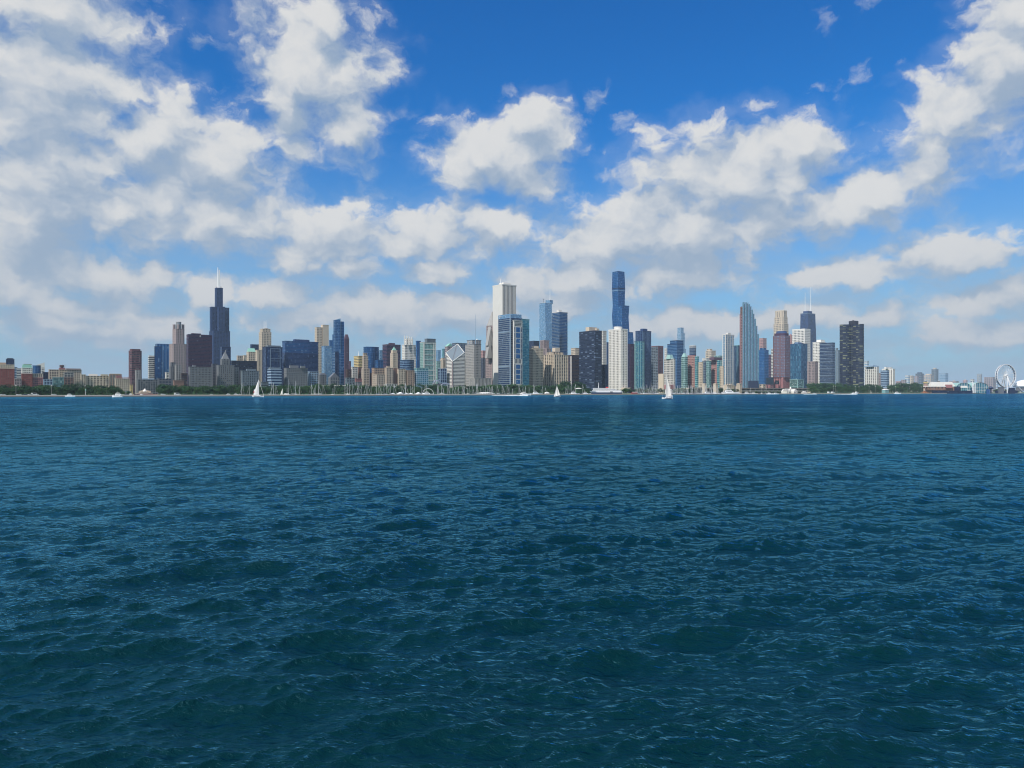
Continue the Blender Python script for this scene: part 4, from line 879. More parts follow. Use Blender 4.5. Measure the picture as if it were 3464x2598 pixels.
simple('far_beige_pair', 'far beige tower with twin stepped tops behind the right-hand brick and green tower', 1500, [(2387, 2421, 1186), (2391, 2409, 1180.5)], w='cream', g='g_dark', fp=5, bp=5)
simple('far_green_cap_block', 'far low block with green stepped top left of pale ribbed tower', 1350, [(2417, 2446, 1203)], w='sea', g='g_dark', fp=5, bp=5)
simple('far_white_low_block', 'far low white block behind the twin brick and green towers', 1200, [(2376, 2400, 1212)], w='offwhite', g='g_dark', fp=5, bp=5)
t = Tower('pale_ribbed_tower', 'pale tower with white vertical ribs and white roof block', 760)
t.tier(2444, 2483, 1132, w='offwhite', g='g_lblue', style='vgrid', fp=5, bp=8, bf=.16, pf=.25, xc=2455, rh=1.2); t.block('penthouse', 2455, 2472, 1125.5, mat='offwhite', r=.6)
simple('dark_teal_tower', 'dark teal glass tower between pale ribbed and tapered fin towers', 800, [(2482, 2506, 1168)], w='teal', g='g_navy', style='vert', bp=5, pf=.14)
# tapered tower made of fins that step down to the right
t = Tower('stepped_fin_tower', 'tall tapering tower of pale vertical fins stepping down to the right', 640, yaw=rad(2))
t.tier(2502.5, 2515, 1062, w='brown', g='g_dark', style='hgrid', fp=4.4, bp=3.5, bf=.5, pf=.3, dd=14, name='brown_edge', pw='rose', bw='granite', roof=False)
t.tier(2504.5, 2515, 1037, w='brown', g='g_dark', style='hgrid', fp=4.4, bp=3.5, bf=.5, pf=.3, dd=14, name='brown_edge', roof=False)
tops_ = [1022, 1021.5, 1022, 1023.5, 1028, 1036, 1047, 1061, 1078, 1102, 1130]; x_ = 2512.0; wf = 5.05
for k_, yt_ in enumerate(tops_):
    t.tier(x_, x_ + wf, yt_, w='paleblue', g='g_lblue' if k_ % 2 else 'g_teal', style='vert', bp=wf * .82, pf=.13, r=6.2, base=True, name='fin_bay', roof=False, pw='paleblue', pd=.5); x_ += wf - .05
t.block('dark_base', 2528, 2566, 1288, 1330, mat='navy', r=.5, dd=-4)
simple('pink_granite_tower', 'hazy pink granite tower top right of stepped fin tower', 1900, [(2565, 2593, 1144)], w='pink', g='g_dark', style='grid', r=1)
simple('blue_shouldered_tower', 'blue glass tower with darker top right of stepped fin tower', 900, [(2566, 2600, 1184), (2571, 2591, 1177, dict(w='navy'))], w='midblue', g='g_blue', style='band', fp=4.4, bf=.22)
simple('dim_maroon_block', 'dim maroon block left of the thin white banded tower', 1000, [(2597, 2616, 1200)], w='purple', g='g_black', style='band')
simple('thin_white_banded_tower', 'thin white banded tower left of the brown round-roofed tower', 860, [(2609, 2622, 1180)], w='offwhite', g='g_dark', style='band', fp=4.2)
t = Tower('cream_crowned_tower', 'tall cream stone tower with a notched crown above the brown round-roofed tower', 1350)
t.tier(2617, 2667, 1095, w='cream', g='g_dark', style='grid', fp=5, bp=5, r=1, poly=chamf(1, .12)); t.tier(2620, 2664, 1073, w='cream', g='g_dark', style='vgrid', fp=7, bp=5, poly=chamf(1, .16)); t.tier(2622.5, 2662, 1051, w='cream', g='g_dark', style='vert', bp=7, pf=.55, poly=chamf(1, .22), rh=1.3)
t = Tower('brown_round_tower', 'brown gridded tower with rounded corners, dome-like roof and red base', 640)
t.tier(2614.5, 2673.5, 1277, w='rose', g='g_dark', style='vert', bp=5, pf=.7, r=.9, name='red_base', roof=False)
t.tier(2615.5, 2673, 1135, w='redgrey', g='g_lblue', style='grid', fp=4.4, bp=4.2, bf=.42, pf=.42, poly=chamf(.95, .2), roof=False)
t.tier(2619, 2668, 1127, style='blank', w='maroon', poly=chamf(.95, .24), roof=False); t.hip('dome_roof', 2624, 2664, 1120.5, 'steel', poly=ngon(20), k=.8)
t.block('square_grille', 2623, 2636, 1287, 1300, mat='g_dark', r=.2, dd=-34); t.block('square_grille', 2655, 2663, 1284, 1298, mat='g_dark', r=.2, dd=-14)
simple('slate_wall_block', 'plain slate blue wall block left of red tower base', 660, [(2592, 2617, 1278)], w='bluestone', style='blank', roof=False, xc=2615)
simple('low_rose_annex', 'low rose ribbed annex left of the red tower base', 600, [(2589, 2616, 1302)], w='rose', g='g_dark', style='vert', bp=5)
simple('rooftop_garden_house', 'low cream house behind the expressway right of fin tower', 600, [(2567, 2590, 1300)], w='beige', g='g_dark', fp=9, bp=9)
simple('slim_pink_tower', 'slim pinkish spire-topped tower between brown round tower and white gridded tower', 1150, [(2669, 2682, 1134)], w='pink', g='g_dark', fp=6, bp=5).hip('small_spire', 2671, 2679, 1129, 'rose', k=.1)
t = Tower('crossbraced_dark_tower', 'dark tapering cross-braced tower with two tall white antennas', 1850)
t.tier(2703, 2769, 1058, top=(2708, 2757.5), w='steel', g='g_navy', style='grid', fp=3.8, bp=5, bf=.3, pf=.25, xc=2735, rh=.2); 
P_, near_ = t.tops; t.block('roof_box', 2717, 2747, 1051.5, mat='steel', r=.8)
mb = MB(); A = offset(P_, .9); mb.prism(A, t.zt - 4, A, t.zt - 2.2); mb.build('pale_roof_band', MATS['paleblue'], t.o)
t.mast('antenna', 2723.5, 990, 1033, 1.5, 'mast', .8); t.mast('antenna_base', 2723.5, 1033, 1052, 2.6, 'mast', 2.0); t.mast('antenna', 2742.5, 971, 1032, 1.6, 'mast', .9); t.mast('antenna_base', 2742.5, 1032, 1052, 3.0, 'mast', 2.2)
P0_, _ = t.foot(2703, 2769, rect(ratio_for(2703, 2735, 2769, t.D))); nb_ = 5
for f_ in range(2):
    i0, i1 = ((3, 0), (0, 1))[f_]
    for k_ in range(nb_):
        ta, tb = k_ / nb_, (k_ + 1) / nb_; A0 = lerp_poly(offset(P0_, .6), offset(P_, .6), ta); B0 = lerp_poly(offset(P0_, .6), offset(P_, .6), tb)
        for (p, q) in ((A0[i0], B0[i1]), (A0[i1], B0[i0])):
            mb = MB(); mb.tube((*p, t.zt * ta), (*q, t.zt * tb), 1.1, n=4); mb.build('cross_brace', MATS['black'], t.o)
simple('white_gridded_tower', 'big white gridded tower in front of the cross-braced dark tower', 1050, [(2680, 2741, 1113)], w='white', g='g_dark', fp=4.8, bp=4.6, bf=.36, pf=.38, xc=2722, rh=1.4)
t = simple('mottled_blue_tower', 'mottled blue glass tower with bright right face and white roof strip', 760, [(2673, 2731, 1162)], w='steel', g='g_mottle', style='curtain', fp=4.4, bp=4.4, bf=.06, pf=.06, xc=2711)
t.block('roof_strip', 2688, 2713, 1157.5, mat='lblue', r=.6)
simple('brown_ribbed_block', 'brown ribbed block at the foot of the white gridded tower', 700, [(2731, 2768, 1223)], w='granite', g='g_dark', style='vgrid', fp=4.4, bp=4.6, pf=.45, bf=.3, xc=2755)
t = Tower('white_braced_tower', 'white tower with zigzag diagonal braces on its left face', 900)
t.tier(2749.5, 2794, 1157, w='white', g='g_warm', style='grid', fp=4.4, bp=4.6, bf=.42, pf=.4, xc=2775); t.block('penthouse', 2762, 2790, 1149, mat='white', r=.7)
P_, near_ = t.tops; a, b_ = Vector(P_[3]), Vector(P_[0]); e = (b_ - a); n = Vector((e.y, -e.x)).normalized()
for k_, (ua, ub) in enumerate(((.02, .62), (.62, .02), (.02, .62), (.62, .02))):
    z0_, z1_ = t.zz(1175 + k_ * 32), t.zz(1175 + (k_ + 1) * 32); p, q = a + e * ua + n * .8, a + e * ub + n * .8
    mb = MB(); mb.tube((p.x, p.y, z0_), (q.x, q.y, z1_), 1.2, n=4); mb.build('diagonal_brace', MATS['white'], t.o)
t = simple('white_lined_blue_tower', 'blue glass tower crossed by evenly spaced white lines', 720, [(2773, 2824.5, 1159)], w='bluestone', g='g_navy', style='band', fp=4.0, bf=.2, xc=2816, roofw='navy')
P_, near_ = t.tops; A = offset(P_, .6)
for k_ in range(13):
    mb = MB(); z_ = t.zz(1165.5 + k_ * 11.6); mb.prism(A, z_ - 1.0, A, z_); mb.build('white_line', MATS['paleblue'], t.o)
simple('grey_narrow_tower', 'narrow grey tower wedged left of the dark three-lobed tower', 860, [(2823, 2843, 1185), (2827, 2835, 1178)], w='bluestone', g='g_lblue', style='vgrid', bp=6, fp=4.6)
t = Tower('lobed_dark_tower', 'dark curved three-lobed tower at right with yellowish window streaks', 560)
t.tier(2840.5, 2922.5, 1096, w='navy', g='g_lake', style='band', fp=4.3, bf=.36, bd=.5, poly=trefoil(), yb=1330, rh=.2, bw='navy')
t.block('roof_core', 2871, 2904, 1085, mat='black', poly=ngon(18))
t.block('roof_core', 2882, 2890, 1083.5, yb=1090, mat='black', poly=ngon(8))
simple('green_glass_annex', 'low sea-green glass annex right of the red tower base', 600, [(2672, 2718, 1284)], w='sea', g='g_green', style='curtain', fp=20, bp=20, bf=.06, pf=.05, xc=2698)
simple('cream_slit_tower', 'small cream stack between mottled blue tower and park trees', 560, [(2732, 2746, 1300)], w='cream', g='g_dark', fp=9, bp=6)
# ---------- right
simple('far_lined_block', 'far pale block with thin lines right of the lobed tower', 1250, [(2924, 2939, 1221)], w='offwhite', g='g_lblue', style='band')
simple('cream_condo_block', 'cream and brown balconied block right of the lobed tower', 700, [(2925, 2973, 1240)], w='offwhite', g='g_warm', style='vgrid', fp=4.4, bp=5.4, xc=2966, roofw='paleblue').block('roof_slab', 2928, 2966, 1236, mat='paleblue', r=1)
simple('brown_edge_block', 'narrow brown block between cream condo block and blue banded block', 720, [(2970, 2982, 1262)], w='granite', g='g_dark')
simple('blue_banded_block', 'rounded blue block with pale wavy bands behind right trees', 650, [(2979, 3007, 1253)], w='paleblue', g='g_navy', style='band', fp=5, poly=chamf(.8, .2))
simple('white_column_tower', 'white tower with bold columns, rightmost of the near towers', 800, [(2985, 3027.5, 1248), (2992, 3018, 1243, dict(style='blank', name='roof_step'))], w='white', g='g_warm', style='vert', bp=7, pf=.5, xc=3020, rh=1.2)
FAR = [(3030, 3052, 1290, 'pink', 'far pinkish low block just right of the white column tower'), (3048, 3066, 1285, 'granite', 'far grey-pink low block behind the right wood'), (3062, 3078, 1270, 'offwhite', 'far pale block with stepped roof behind the right wood, left'),
 (3075, 3091, 1271, 'cream', 'far plain cream block behind the right wood'), (3090, 3109, 1272, 'granite', 'far granite block left of the dark blue far tower'), (3097, 3126, 1264, 'bluestone', 'far dark blue-grey tower behind the pier entrance tower'),
 (3125, 3158.5, 1269, 'beige', 'far beige block with a stepped cream roof above the pier tower'), (3151, 3174.5, 1249, 'bluestone', 'tallest far grey-blue tower at right, with a cream cap'), (3177, 3207.5, 1263, 'paleblue', 'far pale ribbed slab right of the cream-capped tower'),
 (3211, 3243, 1290, 'granite', 'far low dome-topped blocks above the long pier roof'), (3257, 3273, 1287, 'pink', 'far small pinkish block above the pier roof'), (3283, 3296, 1283, 'offwhite', 'far small white ribbed tower above the glass arches'),
 (3305, 3322, 1267, 'greystone', 'far grey tower with a cage-like top right of glass arches'), (3329, 3369, 1276, 'granite', 'far broad tan block left of the ferris wheel'), (3366, 3376, 1282, 'offwhite', 'far thin white slab touching the ferris wheel')]
for k_, (a_, b__, y_, w_, lb) in enumerate(FAR):
    t = simple('distant_tower', lb, 2200 + (k_ * 137) % 700, [(a_, b__, y_)], w=w_, g='g_dark' if k_ % 2 else 'g_lblue', style=('grid', 'vgrid', 'band')[k_ % 3], fp=4.6, bp=5)
    if k_ in (5, 6, 7): t.block('roof_cap', a_ + 6, b__ - 6, y_ - 4.5, mat='cream' if k_ != 5 else 'navy', r=.8)
    if k_ in (9, 10): t.block('roof_cap', (a_ + b__) / 2 - 4, (a_ + b__) / 2 + 4, y_ - 3, mat='cream', poly=ngon(12))
    if k_ == 12:
        for q_ in (3306, 3310, 3314, 3318, 3321): t.mast('roof_post', q_, y_ - 4, y_, .8, 'grey', .8)
# front row, park edge
simple('brown_arcade_block', 'brown brick block with a dark corner, right of beige setback tower', 620, [(1252, 1262, 1262, dict(w='dbrown')), (1258, 1306, 1245, dict(base=True))], w='tan', g='g_dark', fp=5.4, bp=5.2, r=.4)
simple('front_tan_block', 'tan block with flat cornice below the black tower, foreground row', 570, [(1260, 1303, 1267)], w='beige', g='g_dark', fp=5.6, bp=5.4, xc=1275)
simple('pale_spire_hotel', 'light stone hotel with chimneys left of the green-capped tower', 600, [(1302, 1330, 1244), (1308, 1320, 1239)], w='beige', g='g_dark', style='vgrid', fp=5, bp=5, r=.5)
simple('low_white_arcade', 'low white arcade building just above the trees below the green-capped tower', 520, [(1300, 1342, 1299)], w='offwhite', g='g_warm', fp=8, bp=8, bf=.3, pf=.3, r=.4)
simple('rust_flank_block', 'rust-brown flank wall with few windows left of cream office', 605, [(1328, 1344, 1246)], w='brown', g='g_dark', fp=7, bp=9, bf=.6, pf=.7)
simple('cream_rib_office', 'cream office with pale ribs and many windows right of the rust flank wall', 600, [(1342, 1371, 1248)], w='cream', g='g_warm', style='vgrid', fp=5.2, bp=5.4, bf=.3, pf=.42, r=.5)
simple('brown_twin_block', 'brown block with a dark recess between cream office and glazed mid-rise', 600, [(1371, 1402, 1253)], w='tan', g='g_dark', style='vgrid', fp=5.2, bp=6, r=.5)
# ------------------------------------------------------------------ steel ribbons, band shell roof, bridge, halls
def ribbon_pavilion():
    t = Tower('music_pavilion', 'curling brushed steel ribbons of an open-air stage above the trees', 480); t._root(1463, 1520)
    def ribbon(pts, w):
        mb = MB(); n_ = len(pts)
        for (px, py, dd) in pts:
            x_, y_ = t.L(px, dd); z_ = t.zz(py, t.D + dd); mb.v += [(x_, y_, z_), (x_ + w * .5, y_ + w * .7, z_ + w * .35), (x_ + w * .5, y_ + w * .7 + .4, z_ + w * .35), (x_, y_ + .4, z_)]
        for i in range(n_ - 1):
            for k in range(4): a_, b__ = i * 4 + k, i * 4 + (k + 1) % 4; mb.f.append((a_, b__, b__ + 4, a_ + 4))
        mb.build('steel_ribbon', MATS['silver'], t.o, smooth=True)
    arc = lambda cx, cy, rx, ry, a0, a1, d0, d1, n=12: [(cx + rx * math.cos(rad(a0 + (a1 - a0) * i / n)), cy - ry * math.sin(rad(a0 + (a1 - a0) * i / n)), d0 + (d1 - d0) * i / n) for i in range(n + 1)]
    ribbon(arc(1475, 1300, 12, 10, 200, 20, 0, 12), 9); ribbon(arc(1480, 1304, 9, 14, 170, -10, -6, 6), 7)
    ribbon(arc(1468, 1304, 6, 10, 160, 40, -10, -4), 6); ribbon(arc(1506, 1306, 16, 6, 190, 30, -4, 10), 8); ribbon(arc(1512, 1312, 14, 12, 150, 60, 2, 14), 6)
    x_, y_ = t.L(1482, 14); mb = MB(); mb.box(x_ - 9, x_ + 9, y_ - 3, y_ + 6, 0, t.zz(1298)); mb.build('stage_house', MATS['dgrey'], t.o)
ribbon_pavilion()
t = Tower('band_shell', 'long thin white canopy roof lying over the treetops left of centre', 430); t._root(1092, 1188)
a, b_ = t.L(1092), t.L(1188); mb = MB(); z_ = t.zz(1303); mb.prism([(a[0], a[1]), (b_[0], b_[1]), (b_[0], b_[1] + 14), (a[0], a[1] + 14)], z_ - 1.2, [(a[0], a[1]), (b_[0], b_[1]), (b_[0], b_[1] + 14), (a[0], a[1] + 14)], z_)
mb.build('canopy', MATS['offwhite'], t.o)
for q_ in (1100, 1120, 1140, 1160, 1180): t.mast('post', q_, 1303, 1335, .5, 'dgrey', .5)

def block_at(name, label, cat, px0, px1, yt, D, depth, mat, yb=None):
    pass
def expressway():
    D = lambda px: line_at(px, 150)
    e = empty('expressway_bridge', (X(2460, D(2460)), D(2460), GZ), YAW); tag(e, 'long two-level expressway bridge with pale deck edges behind the right harbour', 'bridge')
    inv = (Matrix.Translation(e.location) @ Matrix.Rotation(YAW, 4, 'Z')).inverted()
    def lo(px): v = inv @ Vector((X(px, D(px)), D(px), GZ)); return v.x
    x0, x1 = lo(2330), lo(2738)
    for nm, py, h_ in (('upper_deck', 1314, 1.1), ('lower_deck', 1323, 1.0)):
        zt_ = Z(py, D(2600)) - GZ; mb = MB(); mb.box(x0 if nm == 'upper_deck' else lo(2500), x1, 0, 24, zt_ - h_, zt_); mb.build(nm, MATS['beige'], e)
        mb = MB(); mb.box(x0 if nm == 'upper_deck' else lo(2500), x1, -.4, 0, zt_ - .2, zt_ + 1.0); mb.build('guard_rail', MATS['granite' if nm == 'upper_deck' else 'offwhite'], e)
    n_ = 26
    for i in range(n_):
        xx = x0 + (x1 - x0) * (i + .5) / n_; mb = MB(); mb.box(xx - .8, xx + .8, 1, 22, -1, Z(1314, D(2600)) - GZ - 1.1); mb.build('pier', MATS['greystone'], e)
    mb = MB(); mb.box(lo(2480), x1, 12, 13, -1, Z(1323, D(2600)) - GZ - .9); mb.build('back_wall', MATS['dgrey'], e)
expressway()
for k_, (a_, b__, yt_, lb, of_) in enumerate(((2376, 2390, 1297, 'tan stone bridge tower with notched top below the twin brick and green towers', 120), (2413, 2428, 1297, 'tan stone bridge tower, the middle one left of pale low arches', 120),
      (2492, 2509, 1297, 'tall tan stone bridge tower at the foot of the stepped fin tower', 100))):
    t = simple('bridge_tower', lb, of_, [(a_, b__, yt_ + 2)], w='cream', g='g_dark', style='vert', bp=5, pf=.6, r=1, dd=0)
    t.block('battlement', a_ + .5, b__ - .5, yt_ - .5, mat='beige', r=.9)
    t.o['group'] = 'stone bridge towers along the harbour'
t = simple('stone_approach_hall', 'low tan hall with square piers on top between two bridge towers', 130, [(2446, 2484, 1303)], w='cream', g='g_dark', style='vert', bp=7, pf=.7, r=.4)
for q_ in (2456, 2462, 2468, 2474): t.block('rooftop_pier', q_ - 2, q_ + 2, 1298, mat='beige', r=1)
t = simple('low_stone_arches', 'low pale stone arcade behind the masts below the dark teal tower', 125, [(2484, 2496, 1306)], w='beige', g='g_black', style='vert', bp=8, pf=.3)
# boat house with gables
def boat_house():
    t = Tower('white_boathouse', 'white gabled clubhouse with dormers and cupola on the right shore', 12, D=line_at(2673, 24)); t._root(2648, 2698)
    sty = dict(style='blank', w='offwhite', roof=False)
    t.tier(2648, 2698, 1322, r=.25, name='ground_floor', **sty)
    t.hip('main_roof', 2647, 2699, 1315, 'greystone', r=.25, ridge=(.9, .05))
    zt_ = t.zz(1324)
    for q_ in (2661, 2673, 2690):
        x_, y_ = t.L(q_, -9); w_ = 4.3; mb = MB()
        mb.add([(x_ - w_, y_, 0), (x_ + w_, y_, 0), (x_ + w_, y_, zt_), (x_, y_, t.zz(1317)), (x_ - w_, y_, zt_)] + [(x_ - w_, y_ + 9, 0), (x_ + w_, y_ + 9, 0), (x_ + w_, y_ + 9, zt_), (x_, y_ + 9, t.zz(1317)), (x_ - w_, y_ + 9, zt_)],
               [(0, 1, 2, 3, 4), (9, 8, 7, 6, 5), (0, 5, 6, 1), (1, 6, 7, 2), (2, 7, 8, 3), (3, 8, 9, 4), (4, 9, 5, 0)]); mb.build('gable', MATS['offwhite'], t.o)
        for s_ in (-1, 1):
            mb = MB(); mb.box(x_ + s_ * 1.9 - .8, x_ + s_ * 1.9 + .8, y_ - .15, y_ + .1, zt_ * .2, zt_ * .62); mb.build('window', MATS['boat_glass'], t.o)
    x_, y_ = t.L(2674, 0); mb = MB(); mb.lathe([(1.8, t.zz(1316)), (1.8, t.zz(1312)), (.1, t.zz(1308.5))], 8, (x_, y_)); mb.build('cupola', MATS['white'], t.o)
boat_house()
def kiosk(px, w_, label, yt=1322, mat='white', roof='offwhite', off=16, cat='building', name='shore_kiosk'):
    off = max(off, 54) if HARBOUR[0] < px < HARBOUR[1] else off
    t = Tower(name, label, off, cat=cat); t.tier(px - w_ / 2, px + w_ / 2, yt + 3.5, style='blank', w=mat, r=.5, roof=False)
    t.hip('roof', px - w_ / 2 - 1.2, px + w_ / 2 + 1.2, yt, roof, r=.5, k=.35); return t
kiosk(2720, 20, 'small white pavilion beside the white gabled clubhouse', 1324)
kiosk(2995, 24, 'open white-roofed shelter on posts before the right park trees', 1315, 'teal', 'white')
kiosk(442, 10, 'small pale blue shed on the lawn at left', 1331, 'paleblue', 'white', 20)
kiosk(430, 26, 'low beige pavilion among the trees under the rounded cream hotel', 1322, 'stone', 'bluestone', 120)
kiosk(1640, 60, 'long low white canopy behind the masts before the white slab tower', 1327, 'leaf_dark', 'white', 30)
kiosk(1850, 17, 'white flat-roofed pier house left of the small sailboat', 1326, 'white', 'white', 12)
kiosk(1770, 24, 'low white clubhouse behind the cruising motor yacht', 1328, 'offwhite', 'white', 20)
kiosk(2262, 26, 'low white terrace building right of the big right sail', 1316, 'offwhite', 'offwhite', 60)
kiosk(1957, 22, 'dark terrace building with thin white roof left of the moored white ship', 1312, 'leaf_dark', 'offwhite', 160)
kiosk(965, 10, 'small white tent-like kiosk right of the little sail at left', 1331, 'white', 'white', 14)
# fountain terraces at left
def terrace():
    t = Tower('fountain_terrace', 'stepped pinkish stone fountain terrace with a white crown on the left shore', 22, cat='fountain'); t._root(450, 531)
    for nm, x0, x1, yt, m_, dd in (('lower_wall', 449, 534, 1333, 'pink', 0), ('middle_wall', 462, 516, 1329, 'beige', 4), ('upper_wall', 476, 502, 1325, 'cream', 8)):
        t.block(nm, x0, x1, yt, yb=1345, mat=m_, r=.2, dd=dd)
    for q_ in (453, 458, 463, 468): t.block('arch_opening', q_, q_ + 3.4, 1333.5, 1336.5, mat='g_black', r=.3, dd=-9)
    x_, y_ = t.L(490, 10); mb = MB(); mb.lathe([(2.2, t.zz(1327)), (3.2, t.zz(1323)), (1.6, t.zz(1322)), (1.7, t.zz(1319)), (.7, t.zz(1317.5)), (.2, t.zz(1314))], 14, (x_, y_)); mb.build('crown_basin', MATS['white'], t.o, smooth=True)
    for s_ in (-1, 1):
        for k_ in range(3):
            xx, yy = t.L(490 + s_ * (8 + k_ * 5), 4); mb = MB(); mb.lathe([(.8, t.zz(1326 + k_ * 1.5)), (.6, t.zz(1322 + k_ * 1.5)), (1.1, t.zz(1321 + k_ * 1.5)), (.1, t.zz(1320 + k_ * 1.5))], 8, (xx, yy)); mb.build('urn', MATS['cream'], t.o)
terrace()
# ------------------------------------------------------------------ tents, dome, observation wheel, pier halls
def tent(px, w_, label, yt, off=52):
    D = line_at(px, off); e = empty('white_tent', (X(px, D), D, GZ)); tag(e, label, 'tent', 'white marquees on the harbour front'); r_ = w_ / 2 * D / F; h_ = Z(yt, D) - GZ
    mb = MB(); mb.lathe([(r_, h_ * .42), (r_ * .72, h_ * .60), (r_ * .4, h_ * .80), (r_ * .06, h_)], 12); mb.build('canopy', MATS['tent'], e, smooth=True)
    mb = MB(); mb.lathe([(r_ * .92, 0), (r_ * .92, h_ * .41)], 12); mb.build('side_curtain', MATS['offwhite'], e)
for px_, w_, yt_, lb in ((1329, 20, 1329.5, 'small white tent, leftmost of the harbour marquees'), (1354, 26, 1326.5, 'largest pointed white marquee on the harbour front'), (1375, 18, 1329, 'flat white marquee right of the largest one'),
        (1390, 18, 1329.5, 'flat white marquee left of the two rightmost'), (1415, 22, 1327, 'peaked white marquee left of the arched boat'), (1433, 14, 1330, 'small white marquee nearest the arched boat')): tent(px_, w_, lb, yt_)
t = Tower('tent_dome', 'big white tent-like dome roof cut by the right edge', 60, D=1900); t._root(3434, 3500)
x_, y_ = t.L(3467); R_ = 34 * 1900 / F; h0, h1 = t.zz(1308), t.zz(1285); mb = MB(); mb.lathe([(R_ * math.cos(rad(k_ * 9)), h0 + (h1 - h0) * math.sin(rad(k_ * 9))) for k_ in range(10)] , 28, (x_, y_)); mb.build('dome', MATS['tent'], t.o, smooth=True)
t.block('base_wall', 3436, 3500, 1310, 1322, mat='dgrey', r=.6)

def ferris():
    D = 1880; e = empty('observation_wheel', (X(3402, D), D, GZ), rad(-34 + 46.5 + 0)); tag(e, 'large white observation wheel with dark gondolas seen at an angle, far right', 'ferris wheel')
    m_ = D / F; Rr = 38.0 * m_; cz = Z(1271, D) - GZ; th = 2.6
    P = lambda a, r_, y: (r_ * math.cos(a), y, cz + r_ * math.sin(a))
    for y in (-th, th):
        mb = MB(); n_ = 64
        for i in range(n_): mb.tube(P(2 * math.pi * i / n_, Rr, y), P(2 * math.pi * (i + 1) / n_, Rr, y), .95, n=4)
        mb.build('rim', MATS['mast'], e)
    for i in range(21):
        a = 2 * math.pi * i / 21; mb = MB(); mb.tube(P(a, 2, -th * .6), P(a, Rr, -th), .30, n=4); mb.tube(P(a, 2, th * .6), P(a, Rr, th), .30, n=4); mb.tube(P(a, Rr, -th), P(a, Rr, th), .35, n=4)
        mb.build('spoke', MATS['mast'], e)
    gm = MB(); gm.lathe([(.6, -1.9), (1.5, -1.5), (1.7, -.4), (1.6, .6), (1.0, 1.2), (.3, 1.4)], 10); g0 = gm.build('gondola', MATS['hull_blue'], e, smooth=True)
    for i in range(42):
        g = g0 if i == 0 else g0.copy()
        if i: COL.objects.link(g)
        g.parent = e; g.location = P(2 * math.pi * (i + .5) / 42, Rr - .2, 0); g.scale = (.9, .9, .9)
    mb = MB(); mb.v = []; 
    for k in range(2):
        y = (-4.5, 4.5)[k]
        for i in range(16): a = 2 * math.pi * i / 16; mb.v.append((3.0 * math.cos(a), y, cz + 3.0 * math.sin(a)))
    mb.f = [tuple(range(16)), tuple(range(31, 15, -1))] + [(i, (i + 1) % 16, 16 + (i + 1) % 16, 16 + i) for i in range(16)]; mb.build('hub', MATS['mast'], e)
    mb = MB(); mb.v = [(2.0 * math.cos(2 * math.pi * i / 16), -4.7, cz + 2.0 * math.sin(2 * math.pi * i / 16)) for i in range(16)] + [(2.0 * math.cos(2 * math.pi * i / 16), -4.5, cz + 2.0 * math.sin(2 * math.pi * i / 16)) for i in range(16)]
    mb.f = [tuple(range(16)), tuple(range(31, 15, -1))] + [(i, (i + 1) % 16, 16 + (i + 1) % 16, 16 + i) for i in range(16)]; mb.build('hub_disc', MATS['dgrey'], e)
    for s in (-1, 1):
        for lx in (-10, 0.5, 12):
            mb = MB(); mb.tube((lx, s * (17 if lx == .5 else 14), 0), (0, s * 4.5, cz), 1.0, .8, n=6); mb.build('leg', MATS['mast'], e)
    mb = MB(); mb.tube((36, -14, 6), (1, -4.4, cz), .7, .6, n=6); mb.build('strut', MATS['mast'], e)
    mb = MB(); mb.box(-20, 24, -12, 12, 0, 6.5); mb.build('boarding_platform', MATS['navy'], e)
ferris()
